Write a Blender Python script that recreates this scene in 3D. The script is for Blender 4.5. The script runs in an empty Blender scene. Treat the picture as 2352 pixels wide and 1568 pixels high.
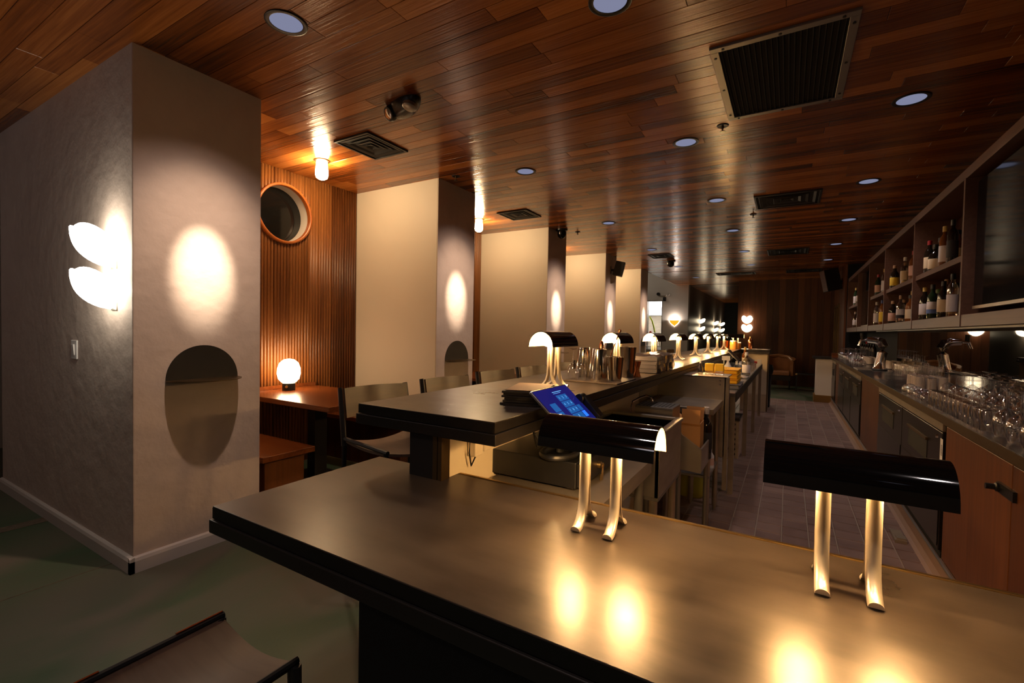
import bpy, math, random
from mathutils import Vector, Matrix, Euler
random.seed(7)
S = bpy.context.scene
COL = S.collection
PI = math.pi
# ------------------------------------------------------------------ camera, world, exposure
F_PX, YAW, PITCH, ROLL, EYE = 1063.2, 0.5383116, 0.0254991, 0.0188480, 1.33
cd = bpy.data.cameras.new('camera'); cam = bpy.data.objects.new('camera', cd); COL.objects.link(cam)
cd.sensor_width = 36.0; cd.lens = F_PX / 2352 * 36.0; cd.clip_start = 0.05; cd.clip_end = 100
_fw = Vector((-math.sin(YAW)*math.cos(PITCH), math.cos(YAW)*math.cos(PITCH), -math.sin(PITCH)))
_r = Vector((math.cos(YAW), math.sin(YAW), 0)); _u = _r.cross(_fw)
_r2 = math.cos(ROLL)*_r + math.sin(ROLL)*_u; _u2 = -math.sin(ROLL)*_r + math.cos(ROLL)*_u
CAMR = (_r2, _u2, _fw)
cam.matrix_world = Matrix(((_r2.x, _u2.x, -_fw.x, 0), (_r2.y, _u2.y, -_fw.y, 0), (_r2.z, _u2.z, -_fw.z, EYE), (0, 0, 0, 1)))
S.camera = cam
S.view_settings.view_transform = 'Standard'; S.view_settings.look = 'None'
S.view_settings.gamma = 1.0; S.view_settings.use_curve_mapping = False
S.view_settings.exposure = 0.4
S.cycles.max_bounces = 12; S.cycles.transparent_max_bounces = 24; S.cycles.sample_clamp_indirect = 4.0
S.cycles.use_denoising = True
W = bpy.data.worlds.new('night'); S.world = W; W.use_nodes = True
W.node_tree.nodes['Background'].inputs[0].default_value = (1.0, 0.72, 0.55, 1)
W.node_tree.nodes['Background'].inputs[1].default_value = 0.016
WARM = (1.0, 0.58, 0.23); WARMW = (1.0, 0.70, 0.38); COOL = (0.62, 0.66, 1.0)
E_BULB, E_JAR, E_GLOBE, E_SCONCE, E_DOWN = 560.0, 130.0, 20.0, 13.0, 0.25
SPOT_W, MID_W, SPILL_W, DOWN_W = 330.0, 38.0, 30.0, 20.0
def spot(name, loc, target, watts, size, blend, color, radius=0.03, parent=None):
    l = bpy.data.lights.new(name, 'SPOT'); l.energy = watts; l.spot_size = size; l.spot_blend = blend
    l.color = color; l.shadow_soft_size = radius
    o = bpy.data.objects.new(name, l); COL.objects.link(o); o.location = loc
    d = Vector(target) - Vector(loc); o.rotation_euler = d.to_track_quat('-Z', 'Y').to_euler()
    return o
def project(p):
    v = Vector(p) - Vector((0, 0, EYE)); z = v.dot(CAMR[2])
    if z < 0.05: return None
    return (1176 + F_PX*v.dot(CAMR[0])/z, 784 - F_PX*v.dot(CAMR[1])/z)
def screen_share(pts):
    q = [project(p) for p in pts]
    if any(a is None for a in q): return 0.0
    a = 0.0
    for i in range(len(q)):
        x0, y0 = q[i]; x1, y1 = q[(i+1) % len(q)]; a += x0*y1 - x1*y0
    cx = [min(max(x, 0), 2352) for x, y in q]; cy = [min(max(y, 0), 1568) for x, y in q]
    full = (max(x for x, y in q)-min(x for x, y in q))*(max(y for x, y in q)-min(y for x, y in q)) + 1e-6
    return abs(a)/2*(max(cx)-min(cx))*(max(cy)-min(cy))/full
# ------------------------------------------------------------------ geometry builder
class G:
    def __init__(s): s.v = []; s.f = []; s.sm = []; s.tone = None
    def add(s, vs, fs, smooth=False):
        n = len(s.v); s.v += [tuple(p) for p in vs]
        s.f += [tuple(i+n for i in f) for f in fs]; s.sm += [smooth]*len(fs); return s
    def box(s, x0, x1, y0, y1, z0, z1):
        v = [(x0,y0,z0),(x1,y0,z0),(x1,y1,z0),(x0,y1,z0),(x0,y0,z1),(x1,y0,z1),(x1,y1,z1),(x0,y1,z1)]
        return s.add(v, [(0,3,2,1),(4,5,6,7),(0,1,5,4),(1,2,6,5),(2,3,7,6),(3,0,4,7)])
    def cbox(s, c, d, rot=None):
        R = Euler(rot).to_matrix() if rot else Matrix.Identity(3); c = Vector(c)
        v = [c + R @ Vector((sx*d[0]/2, sy*d[1]/2, sz*d[2]/2)) for sz in (-1,1) for sx, sy in ((-1,-1),(1,-1),(1,1),(-1,1))]
        return s.add(v, [(0,3,2,1),(4,5,6,7),(0,1,5,4),(1,2,6,5),(2,3,7,6),(3,0,4,7)])
    def lathe(s, prof, n=20, c=(0,0,0), R=None, smooth=True):
        vs = []
        for r, z in prof:
            for k in range(n):
                a = 2*PI*k/n; p = Vector((r*math.cos(a), r*math.sin(a), z))
                if R: p = R @ p
                vs.append(p + Vector(c))
        fs = []; m = len(prof)
        for i in range(m-1):
            for k in range(n):
                k2 = (k+1) % n; fs.append((i*n+k, i*n+k2, (i+1)*n+k2, (i+1)*n+k))
        ring = prof[0] == prof[-1]
        if prof[0][0] > 1e-5 and not ring: fs.append(tuple(range(n-1, -1, -1)))
        if prof[-1][0] > 1e-5 and not ring: fs.append(tuple((m-1)*n+k for k in range(n)))
        return s.add(vs, fs, smooth)
    def shell(s, prof, n=20, c=(0,0,0), R=None):      # open lathe, no caps
        vs = []
        for r, z in prof:
            for k in range(n):
                a = 2*PI*k/n; p = Vector((r*math.cos(a), r*math.sin(a), z))
                if R: p = R @ p
                vs.append(p + Vector(c))
        fs = [(i*n+k, i*n+(k+1) % n, (i+1)*n+(k+1) % n, (i+1)*n+k) for i in range(len(prof)-1) for k in range(n)]
        return s.add(vs, fs, True)
    def tube(s, pts, r, n=8, flat=1.0):
        P = [Vector(p) for p in pts]; vs = []; up = Vector((0,0,1))
        for i, p in enumerate(P):
            t = (P[min(i+1, len(P)-1)] - P[max(i-1, 0)]).normalized()
            a = t.cross(up)
            if a.length < 0.05: a = t.cross(Vector((1,0,0)))
            a.normalize(); b = a.cross(t).normalized()
            rr = r[i] if isinstance(r, (list, tuple)) else r
            for k in range(n):
                q = 2*PI*k/n; vs.append(p + a*math.cos(q)*rr + b*math.sin(q)*rr*flat)
        m = len(P)
        fs = [(i*n+k, i*n+(k+1) % n, (i+1)*n+(k+1) % n, (i+1)*n+k) for i in range(m-1) for k in range(n)]
        fs += [tuple(range(n-1, -1, -1)), tuple((m-1)*n+k for k in range(n))]
        return s.add(vs, fs, True)
    def prism(s, poly, axis, a, b, smooth=False):
        def m(p, t):
            return {'x': (t, p[0], p[1]), 'y': (p[0], t, p[1]), 'z': (p[0], p[1], t)}[axis]
        n = len(poly); vs = [m(p, a) for p in poly] + [m(p, b) for p in poly]
        fs = [tuple(range(n-1, -1, -1)), tuple(range(n, 2*n))]
        s.add(vs, fs)
        return s.add(vs, [(i, (i+1) % n, n+(i+1) % n, n+i) for i in range(n)], smooth)
    def surf(s, fn, nu, nv, t=0.0):
        P = [[Vector(fn(i/nu, j/nv)) for j in range(nv+1)] for i in range(nu+1)]
        def idx(i, j): return i*(nv+1)+j
        vs = [p for row in P for p in row]
        fs = [(idx(i,j), idx(i+1,j), idx(i+1,j+1), idx(i,j+1)) for i in range(nu) for j in range(nv)]
        if t:
            N = []
            for i in range(nu+1):
                for j in range(nv+1):
                    a = P[min(i+1,nu)][j]-P[max(i-1,0)][j]; b = P[i][min(j+1,nv)]-P[i][max(j-1,0)]
                    q = a.cross(b); q = q.normalized() if q.length > 1e-9 else Vector((0,0,1)); N.append(P[i][j]-q*t)
            o = len(vs); vs += N
            fs += [(o+idx(i,j), o+idx(i,j+1), o+idx(i+1,j+1), o+idx(i+1,j)) for i in range(nu) for j in range(nv)]
            for j in range(nv):
                fs += [(idx(0,j), idx(0,j+1), o+idx(0,j+1), o+idx(0,j)), (idx(nu,j+1), idx(nu,j), o+idx(nu,j), o+idx(nu,j+1))]
            for i in range(nu):
                fs += [(idx(i+1,0), idx(i,0), o+idx(i,0), o+idx(i+1,0)), (idx(i,nv), idx(i+1,nv), o+idx(i+1,nv), o+idx(i,nv))]
        return s.add(vs, fs, True)
    def mesh(s, name, mat):
        m = bpy.data.meshes.new(name); m.from_pydata(s.v, [], s.f); m.update()
        m.polygons.foreach_set('use_smooth', s.sm)
        if any(s.sm): m.set_sharp_from_angle(angle=math.radians(42))
        if mat: m.materials.append(mat)
        if s.tone is not None:
            at = m.attributes.new('tone', 'FLOAT', 'FACE')
            at.data.foreach_set('value', s.tone if isinstance(s.tone, list) else [s.tone]*len(s.f))
        return m
def obj(name, g, mat, parent=None, loc=(0,0,0), rot=(0,0,0), label=None, bevel=0):
    me = g if isinstance(g, bpy.types.Mesh) else g.mesh(name, mat)
    o = bpy.data.objects.new(name, me); COL.objects.link(o); o.location = loc; o.rotation_euler = rot
    if parent: o.parent = parent
    if label: o['label'] = label
    if bevel:
        b = o.modifiers.new('bevel', 'BEVEL'); b.width = bevel; b.segments = 2; b.limit_method = 'ANGLE'
    return o
def tag(o, label, cat, group=None):
    o['label'] = label; o['category'] = cat
    if group: o['group'] = group
    return o
def thing(name, label, cat, loc=(0,0,0), rz=0, group=None):
    o = bpy.data.objects.new(name, None); COL.objects.link(o); o.empty_display_size = 0.05
    o.location = loc; o.rotation_euler = (0,0,rz)
    return tag(o, label, cat, group)
def struct(name, g, mat, parent=None, bevel=0):
    o = obj(name, g, mat, parent, bevel=bevel)
    if not parent: o['kind'] = 'structure'
    return o
def dup(root, loc, rz=None, label=None, group=None):
    r = root.copy(); COL.objects.link(r); r.location = loc
    if rz is not None: r.rotation_euler = (0,0,rz)
    if label: r['label'] = label
    if group: r['group'] = group
    for ch in root.children:
        c = ch.copy(); COL.objects.link(c); c.parent = r
        for gch in ch.children:
            d = gch.copy(); COL.objects.link(d); d.parent = c
    return r
# ------------------------------------------------------------------ materials
def mat(name, base, rough=0.5, metal=0.0, spec=0.5, emit=None, es=0, coat=0, trans=0, ior=1.45, alpha=1, aniso=0):
    m = bpy.data.materials.new(name); m.use_nodes = True
    b = m.node_tree.nodes['Principled BSDF']
    b.inputs['Base Color'].default_value = (*base, 1); b.inputs['Roughness'].default_value = rough
    b.inputs['Metallic'].default_value = metal; b.inputs['Specular IOR Level'].default_value = spec
    b.inputs['Coat Weight'].default_value = coat; b.inputs['Transmission Weight'].default_value = trans; b.inputs['IOR'].default_value = ior
    b.inputs['Anisotropic'].default_value = aniso
    if emit: b.inputs['Emission Color'].default_value = (*emit, 1); b.inputs['Emission Strength'].default_value = es
    m.diffuse_color = (*base, 1); return m
def nt(m):
    t = m.node_tree; return t, t.nodes, t.links, t.nodes['Principled BSDF']
def noise_mix(m, c2, scale=(1,1,1), nscale=3.0, detail=6, lo=0.35, hi=0.7, rough=None, bump=0, bscale=None, dist=0.0, src='pos'):
    t, N, L, b = nt(m)
    if src == 'pos': tc = N.new('ShaderNodeNewGeometry'); out = tc.outputs['Position']
    else: tc = N.new('ShaderNodeTexCoord'); out = tc.outputs['Object']
    mp = N.new('ShaderNodeMapping'); mp.inputs['Scale'].default_value = scale; L.new(out, mp.inputs['Vector'])
    no = N.new('ShaderNodeTexNoise'); no.inputs['Scale'].default_value = nscale; no.inputs['Detail'].default_value = detail; no.inputs['Distortion'].default_value = dist
    L.new(mp.outputs[0], no.inputs['Vector'])
    mr = N.new('ShaderNodeMapRange'); mr.inputs[1].default_value = lo; mr.inputs[2].default_value = hi; L.new(no.outputs['Fac'], mr.inputs[0])
    mx = N.new('ShaderNodeMix'); mx.data_type = 'RGBA'
    mx.inputs[6].default_value = b.inputs['Base Color'].default_value; mx.inputs[7].default_value = (*c2, 1)
    L.new(mr.outputs[0], mx.inputs[0]); L.new(mx.outputs[2], b.inputs['Base Color'])
    if rough:
        rr = N.new('ShaderNodeMapRange'); rr.inputs[3].default_value = rough[0]; rr.inputs[4].default_value = rough[1]
        L.new(mr.outputs[0], rr.inputs[0]); L.new(rr.outputs[0], b.inputs['Roughness'])
    if bump:
        bn = N.new('ShaderNodeTexNoise'); bn.inputs['Scale'].default_value = bscale or nscale; bn.inputs['Detail'].default_value = 5
        L.new(mp.outputs[0], bn.inputs['Vector'])
        bu = N.new('ShaderNodeBump'); bu.inputs['Strength'].default_value = bump; bu.inputs['Distance'].default_value = 0.01
        L.new(bn.outputs['Fac'], bu.inputs['Height']); L.new(bu.outputs[0], b.inputs['Normal'])
    return m
def wood(name, dark, mid, light, axis, rough=0.35, grain=60, tone_attr=False, bump=0.12, coat=0.0, spec=0.5, obj_rand=False):
    """plank wood: per-board tone, grain stretched along an axis"""
    m = mat(name, mid, rough, coat=coat, spec=spec); t, N, L, b = nt(m)
    ge = N.new('ShaderNodeNewGeometry'); mp = N.new('ShaderNodeMapping')
    sc = [grain]*3; sc['xyz'.index(axis)] = grain*0.03; mp.inputs['Scale'].default_value = sc
    L.new(ge.outputs['Position'], mp.inputs['Vector'])
    no = N.new('ShaderNodeTexNoise'); no.inputs['Scale'].default_value = 1.0; no.inputs['Detail'].default_value = 7; no.inputs['Distortion'].default_value = 0.6
    L.new(mp.outputs[0], no.inputs['Vector'])
    sc2 = [grain*0.12]*3; sc2['xyz'.index(axis)] = grain*0.012
    mp2 = N.new('ShaderNodeMapping'); mp2.inputs['Scale'].default_value = sc2; L.new(ge.outputs['Position'], mp2.inputs['Vector'])
    n2 = N.new('ShaderNodeTexNoise'); n2.inputs['Scale'].default_value = 1.0; n2.inputs['Detail'].default_value = 3; L.new(mp2.outputs[0], n2.inputs['Vector'])
    add = N.new('ShaderNodeMath'); add.operation = 'MULTIPLY_ADD'; add.inputs[1].default_value = 0.75
    if tone_attr:
        at = N.new('ShaderNodeAttribute'); at.attribute_name = 'tone'; tone = at.outputs['Fac']
    elif obj_rand:
        oi = N.new('ShaderNodeObjectInfo'); tone = oi.outputs['Random']
    else: tone = None
    a1 = N.new('ShaderNodeMath'); a1.operation = 'MULTIPLY_ADD'; a1.inputs[1].default_value = 0.62; a1.inputs[2].default_value = -0.28
    L.new(no.outputs['Fac'], a1.inputs[0])
    a2 = N.new('ShaderNodeMath'); a2.operation = 'MULTIPLY_ADD'; a2.inputs[1].default_value = 0.5; L.new(n2.outputs['Fac'], a2.inputs[0]); L.new(a1.outputs[0], a2.inputs[2])
    a3 = N.new('ShaderNodeMath'); a3.operation = 'MULTIPLY_ADD'; a3.inputs[1].default_value = 0.55
    if tone: L.new(tone, a3.inputs[0])
    else: a3.inputs[0].default_value = 0.5
    L.new(a2.outputs[0], a3.inputs[2])
    cr = N.new('ShaderNodeValToRGB'); e = cr.color_ramp.elements
    e[0].position = 0.12; e[0].color = (*dark, 1); e[1].position = 0.9; e[1].color = (*light, 1)
    k = cr.color_ramp.elements.new(0.5); k.color = (*mid, 1)
    L.new(a3.outputs[0], cr.inputs[0]); L.new(cr.outputs[0], b.inputs['Base Color'])
    if bump:
        bu = N.new('ShaderNodeBump'); bu.inputs['Strength'].default_value = bump; bu.inputs['Distance'].default_value = 0.004
        L.new(no.outputs['Fac'], bu.inputs['Height']); L.new(bu.outputs[0], b.inputs['Normal'])
    return m
def emis(name, c, s):
    m = bpy.data.materials.new(name); m.use_nodes = True; t = m.node_tree; t.nodes.clear()
    e = t.nodes.new('ShaderNodeEmission'); e.inputs[0].default_value = (*c, 1); e.inputs[1].default_value = s
    o = t.nodes.new('ShaderNodeOutputMaterial'); t.links.new(e.outputs[0], o.inputs[0]); m.diffuse_color = (*c, 1); return m
def thin_glass(name, tint=(0.96,0.96,0.97), rough=0.02, refl=1.0):
    m = bpy.data.materials.new(name); m.use_nodes = True; t = m.node_tree; t.nodes.clear(); N, L = t.nodes, t.links
    tr = N.new('ShaderNodeBsdfTransparent'); tr.inputs[0].default_value = (*tint, 1)
    gl = N.new('ShaderNodeBsdfGlossy'); gl.inputs['Roughness'].default_value = rough; gl.inputs[0].default_value = (refl, refl, refl, 1)
    lw = N.new('ShaderNodeLayerWeight'); lw.inputs[0].default_value = 0.35
    mr = N.new('ShaderNodeMapRange'); mr.inputs[3].default_value = 0.09; mr.inputs[4].default_value = 0.85; L.new(lw.outputs['Facing'], mr.inputs[0])
    mx = N.new('ShaderNodeMixShader'); L.new(mr.outputs[0], mx.inputs[0]); L.new(tr.outputs[0], mx.inputs[1]); L.new(gl.outputs[0], mx.inputs[2])
    o = N.new('ShaderNodeOutputMaterial'); L.new(mx.outputs[0], o.inputs[0]); return m
M = {}
M['plank'] = wood('varnished_ceiling_plank', (0.075,0.018,0.004), (0.27,0.074,0.012), (0.54,0.19,0.04), 'x', rough=0.21, grain=70, tone_attr=True, bump=0.4, spec=0.55)
M['flute'] = wood('fluted_walnut', (0.028,0.008,0.002), (0.125,0.040,0.009), (0.28,0.105,0.026), 'z', rough=0.4, grain=70, obj_rand=True, bump=0.15)
M['endboard'] = wood('dark_wall_board', (0.035,0.011,0.005), (0.085,0.028,0.011), (0.17,0.06,0.022), 'z', rough=0.4, grain=60, tone_attr=True)
M['cabwood'] = wood('walnut_cabinet', (0.03,0.008,0.002), (0.095,0.028,0.006), (0.17,0.055,0.013), 'z', rough=0.4, grain=45, obj_rand=True)
M['shelfwood'] = wood('dark_shelf_wood', (0.05,0.022,0.013), (0.105,0.048,0.03), (0.17,0.085,0.052), 'y', rough=0.42, grain=40)
M['tablewood'] = wood('red_table_wood', (0.05,0.012,0.003), (0.15,0.038,0.008), (0.24,0.075,0.018), 'x', rough=0.26, grain=40)
M['stoolwood'] = wood('dark_stool_veneer', (0.018,0.010,0.006), (0.085,0.048,0.031), (0.13,0.078,0.052), 'x', rough=0.42, grain=34)
M['backwood'] = wood('dark_stool_back', (0.02,0.011,0.006), (0.05,0.03,0.016), (0.09,0.055,0.028), 'y', rough=0.35, grain=24)
M['plaster'] = noise_mix(mat('textured_plaster', (0.60,0.495,0.435), 0.62), (0.53,0.43,0.375), (1,1,1), 2.2, bump=0.75, bscale=9.0, dist=1.2)
M['paint'] = noise_mix(mat('smooth_cream_paint', (0.70,0.62,0.51), 0.55), (0.67,0.59,0.48), (1,1,1), 1.2, bump=0.03, bscale=40)
M['greypaint'] = mat('corridor_paint', (0.30,0.26,0.23), 0.42)
M['white'] = mat('white_paint', (0.72,0.68,0.64), 0.5)
M['cream'] = mat('cream_panel', (0.75,0.62,0.42), 0.5)
M['basebd'] = mat('painted_base_moulding', (0.58,0.53,0.50), 0.4)
M['green'] = noise_mix(mat('green_stained_concrete', (0.052,0.092,0.048), 0.42), (0.135,0.112,0.085), (1,0.55,1), 1.6, detail=9, lo=0.38, hi=0.68, rough=(0.36,0.55), bump=0.05, bscale=60, dist=0.8)
M['joint'] = noise_mix(mat('sandy_joint_filler', (0.16,0.12,0.08), 0.8), (0.08,0.06,0.04), nscale=40)
M['grout'] = mat('pale_grout', (0.26,0.19,0.14), 0.7)
M['black'] = mat('black_metal', (0.010,0.009,0.009), 0.45)
M['blackgloss'] = mat('black_lacquer', (0.004,0.004,0.004), 0.06, spec=0.6)
M['blackmatte'] = mat('matte_black', (0.006,0.006,0.006), 0.75)
def zincmat():
    m = mat('patinated_zinc_top', (0.06,0.045,0.035), 0.3, metal=0.45); t, N, L, b = nt(m)
    ge = N.new('ShaderNodeNewGeometry')
    def noi(scale, detail, vec, dist=0.0):
        n = N.new('ShaderNodeTexNoise'); n.inputs['Scale'].default_value = scale; n.inputs['Detail'].default_value = detail; n.inputs['Roughness'].default_value = 0.6; n.inputs['Distortion'].default_value = dist
        L.new(vec, n.inputs['Vector']); return n.outputs['Fac']
    pos = ge.outputs['Position']
    mp = N.new('ShaderNodeMapping'); mp.inputs['Scale'].default_value = (1.0, 5.0, 1.0); mp.inputs['Rotation'].default_value = (0, 0, 0.5); L.new(pos, mp.inputs['Vector'])
    cloud = noi(2.6, 5, pos, 0.25); streak = noi(4.0, 5, mp.outputs[0])
    mx = N.new('ShaderNodeMath'); mx.operation = 'MULTIPLY_ADD'; mx.inputs[1].default_value = 0.45; L.new(streak, mx.inputs[0]); L.new(cloud, mx.inputs[2])
    cr = N.new('ShaderNodeValToRGB'); e = cr.color_ramp.elements
    e[0].position = 0.42; e[0].color = (0.010,0.0075,0.006,1); e[1].position = 1.0; e[1].color = (0.092,0.070,0.055,1)
    L.new(mx.outputs[0], cr.inputs[0]); L.new(cr.outputs[0], b.inputs['Base Color'])
    rr = N.new('ShaderNodeMapRange'); rr.inputs[1].default_value = 0.3; rr.inputs[2].default_value = 1.05; rr.inputs[3].default_value = 0.20; rr.inputs[4].default_value = 0.42
    L.new(mx.outputs[0], rr.inputs[0]); L.new(rr.outputs[0], b.inputs['Roughness'])
    bu = N.new('ShaderNodeBump'); bu.inputs['Strength'].default_value = 0.02; bu.inputs['Distance'].default_value = 0.01; L.new(streak, bu.inputs['Height']); L.new(bu.outputs[0], b.inputs['Normal'])
    return m
M['zinc'] = zincmat()
M['zincedge'] = mat('zinc_edge', (0.030,0.026,0.023), 0.36, metal=0.6)
M['edgeshade'] = mat('shaded_zinc_edge', (0.016,0.014,0.012), 0.35, metal=0.5)  # near-black colour carries the shade on the unlit sides of the zinc slabs
M['stone'] = noise_mix(mat('black_counter', (0.020,0.019,0.020), 0.20, spec=0.5), (0.035,0.033,0.034), nscale=3, rough=(0.16,0.28))
M['steel'] = noise_mix(mat('brushed_stainless', (0.50,0.43,0.33), 0.34, metal=0.82), (0.40,0.34,0.27), (1,1,3), 4, rough=(0.30,0.42), bump=0.02, bscale=3)
M['steeldark'] = mat('worn_steel', (0.27,0.25,0.22), 0.40, metal=0.7)
M['chrome'] = mat('polished_chrome', (0.75,0.74,0.72), 0.06, metal=1.0)
M['tin'] = mat('mirror_steel_tin', (0.72,0.66,0.56), 0.12, metal=1.0)
M['copper'] = mat('copper', (0.86,0.36,0.16), 0.2, metal=1.0)
M['brass'] = mat('brass', (0.80,0.56,0.24), 0.28, metal=1.0)
M['bronze'] = mat('bronze_trim', (0.16,0.105,0.05), 0.35, metal=0.9)
M['satin'] = mat('champagne_satin_metal', (0.80,0.70,0.55), 0.36, metal=0.75)
M['shadein'] = mat('gold_shade_lining', (0.62,0.50,0.32), 0.45, metal=0.3)
M['plasticblk'] = mat('black_plastic', (0.008,0.008,0.008), 0.35)
M['bag'] = mat('black_bin_liner', (0.006,0.006,0.006), 0.28)
M['mirror'] = mat('mirror_glass', (0.62,0.60,0.57), 0.015, metal=1.0)
M['darkglass'] = mat('dark_screen_glass', (0.006,0.006,0.006), 0.07, spec=0.5)
M['fridge'] = mat('black_cooler_door', (0.014,0.010,0.008), 0.30, metal=0.3)
M['glass'] = thin_glass('clear_glass')
M['plasticclear'] = thin_glass('clear_plastic', (0.88,0.84,0.8), 0.15)
M['bottleglass'] = thin_glass('pale_bottle_glass', (0.75,0.72,0.66), 0.04)
M['bulb'] = emis('lamp_bulb', WARM, E_BULB)
M['jar'] = emis('jar_light', WARMW, E_JAR)
M['globe'] = emis('globe_light', (1.0,0.66,0.36), E_GLOBE)
M['down'] = emis('downlight_lens', COOL, E_DOWN)
M['spotlens'] = emis('spot_lens', (0.75,0.8,1.0), 2.2)
def glowglass(name, c, s):
    m = bpy.data.materials.new(name); m.use_nodes = True; t = m.node_tree; t.nodes.clear(); N, L = t.nodes, t.links
    e = N.new('ShaderNodeEmission'); e.inputs[0].default_value = (*c, 1); e.inputs[1].default_value = s
    o = N.new('ShaderNodeOutputMaterial'); L.new(e.outputs[0], o.inputs[0]); return m
M['sconce'] = glowglass('opal_sconce_glass', (1.0,0.90,0.72), E_SCONCE)
M['sconcewarm'] = glowglass('opal_sconce_glass_warm', (1.0,0.80,0.52), 9.0)
M['amber'] = mat('amber_shell', (0.75,0.32,0.03), 0.4, emit=(1.0,0.42,0.02), es=0.9)
M['kitchenlamp'] = emis('kitchen_tube', (0.92,0.96,1.0), 38.0)
M['screen'] = mat('tablet_screen', (0.005,0.005,0.02), 0.08, emit=(0.006,0.008,0.11), es=0.9)
M['key'] = mat('keypad_key', (0.01,0.05,0.15), 0.2, emit=(0.01,0.09,0.32), es=0.8)
M['keyhi'] = mat('keypad_enter', (0.02,0.1,0.5), 0.2, emit=(0.02,0.16,1.0), es=1.0)
M['digit'] = mat('keypad_digit', (0.2,0.5,0.8), 0.2, emit=(0.12,0.38,0.75), es=0.8)
M['alu'] = mat('silver_tablet_rim', (0.6,0.6,0.62), 0.25, metal=1.0)
M['carton'] = mat('brown_cardboard', (0.62,0.29,0.085), 0.75)
M['yellow'] = mat('yellow_plastic', (0.80,0.40,0.015), 0.4)
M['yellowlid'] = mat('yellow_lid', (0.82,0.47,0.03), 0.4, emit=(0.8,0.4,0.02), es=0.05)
M['jug'] = mat('pale_jug_plastic', (0.55,0.53,0.47), 0.35)
M['juice'] = mat('green_yellow_liquid_seen_through_jug', (0.38,0.33,0.03), 0.35)
M['tubgrey'] = mat('grey_bus_tub', (0.16,0.16,0.18), 0.45)
M['sprayb'] = mat('white_plastic', (0.75,0.73,0.72), 0.35)
M['blueliq'] = mat('slate_plastic', (0.12,0.14,0.18), 0.4)
M['red'] = mat('red_plastic', (0.45,0.02,0.01), 0.35)
M['hose'] = mat('lime_hose', (0.62,0.72,0.03), 0.4)
M['tan'] = noise_mix(mat('tan_leather', (0.40,0.19,0.08), 0.42), (0.33,0.15,0.06), nscale=5)
M['leather'] = mat('black_menu_leather', (0.010,0.008,0.007), 0.5)
M['kraft'] = mat('kraft_paper', (0.36,0.22,0.12), 0.8)
M['rubber'] = mat('brown_rubber_mat', (0.05,0.034,0.024), 0.7)
M['napkin'] = mat('cream_paper', (0.75,0.68,0.58), 0.8)
M['shadow'] = mat('dark_void', (0.003,0.003,0.003), 0.9)
M['ochre'] = mat('ochre_screen', (0.2,0.1,0.02), 0.7)
M['orangeline'] = wood('orange_ring_wood', (0.20,0.05,0.012), (0.36,0.10,0.02), (0.45,0.15,0.03), 'z', rough=0.35, grain=30)
def tilemat():
    m = mat('quarry_tile', (0.19,0.115,0.09), 0.42); t, N, L, b = nt(m)
    ge = N.new('ShaderNodeNewGeometry'); mp = N.new('ShaderNodeVectorMath'); mp.operation = 'MULTIPLY'; mp.inputs[1].default_value = (1/0.1524, 1/0.1524, 0)
    ad = N.new('ShaderNodeVectorMath'); ad.operation = 'ADD'; ad.inputs[1].default_value = (20.0, 20.0, 0.5)
    fl = N.new('ShaderNodeVectorMath'); fl.operation = 'FLOOR'
    L.new(ge.outputs['Position'], mp.inputs[0]); L.new(mp.outputs[0], ad.inputs[0]); L.new(ad.outputs[0], fl.inputs[0])
    wn = N.new('ShaderNodeTexWhiteNoise'); L.new(fl.outputs[0], wn.inputs['Vector'])
    no = N.new('ShaderNodeTexNoise'); no.inputs['Scale'].default_value = 9; no.inputs['Detail'].default_value = 6; L.new(ge.outputs['Position'], no.inputs['Vector'])
    ma = N.new('ShaderNodeMath'); ma.operation = 'MULTIPLY_ADD'; ma.inputs[1].default_value = 0.45; L.new(wn.outputs['Value'], ma.inputs[0]); L.new(no.outputs['Fac'], ma.inputs[2])
    cr = N.new('ShaderNodeValToRGB'); e = cr.color_ramp.elements; e[0].position = 0.35; e[0].color = (0.135,0.078,0.062,1); e[1].position = 1.0; e[1].color = (0.235,0.145,0.112,1)
    L.new(ma.outputs[0], cr.inputs[0]); L.new(cr.outputs[0], b.inputs['Base Color'])
    rr = N.new('ShaderNodeMapRange'); rr.inputs[3].default_value = 0.34; rr.inputs[4].default_value = 0.6; L.new(no.outputs['Fac'], rr.inputs[0]); L.new(rr.outputs[0], b.inputs['Roughness'])
    return m
M['tile'] = tilemat()
# ================================================================== STRUCTURE
ZC = 2.78
# floor slab, joint strips, tiles
floor = struct('floor', G().box(-9, 4, -4, 26, -0.12, 0.0), M['green'])
obj('joint_strip', G().box(-4.29, -4.19, -3, 10, 0.0, 0.002), M['joint'], floor)
obj('score_line', G().box(-3.169, -3.163, -2, 1.06, 0.0, 0.0015), M['joint'], floor)
obj('grout_bed', G().box(-0.93, 1.28, 1.24, 11.0, 0.0, 0.006), M['grout'], floor)
P = 0.1524; X0 = -0.917
tile_g = G(); b_ = 0.003
tv = [(b_,b_,0),(P-b_,b_,0),(P-b_,P-b_,0),(b_,P-b_,0)]; e_ = 0.0055
tile_g.add([(x,y,0.005) for x,y,z in tv]+[(e_,e_,0.010),(P-e_,e_,0.010),(P-e_,P-e_,0.010),(e_,P-e_,0.010)], [(4,5,6,7),(0,1,5,4),(1,2,6,5),(2,3,7,6),(3,0,4,7)])
tile_me = tile_g.mesh('quarry_tile', M['tile'])
cells = []
for i in range(11):
    for j in range(64):
        x = X0 + i*P; y = 1.245 + j*P
        sh = screen_share([(x,y,0),(x+P,y,0),(x+P,y+P,0),(x,y+P,0)])
        if x < -0.62 and y < 3.3: sh *= 0.2
        if y < 2.35: sh *= 0.05
        cells.append((sh, x, y))
cells.sort(reverse=True)
rest = G()
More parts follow.
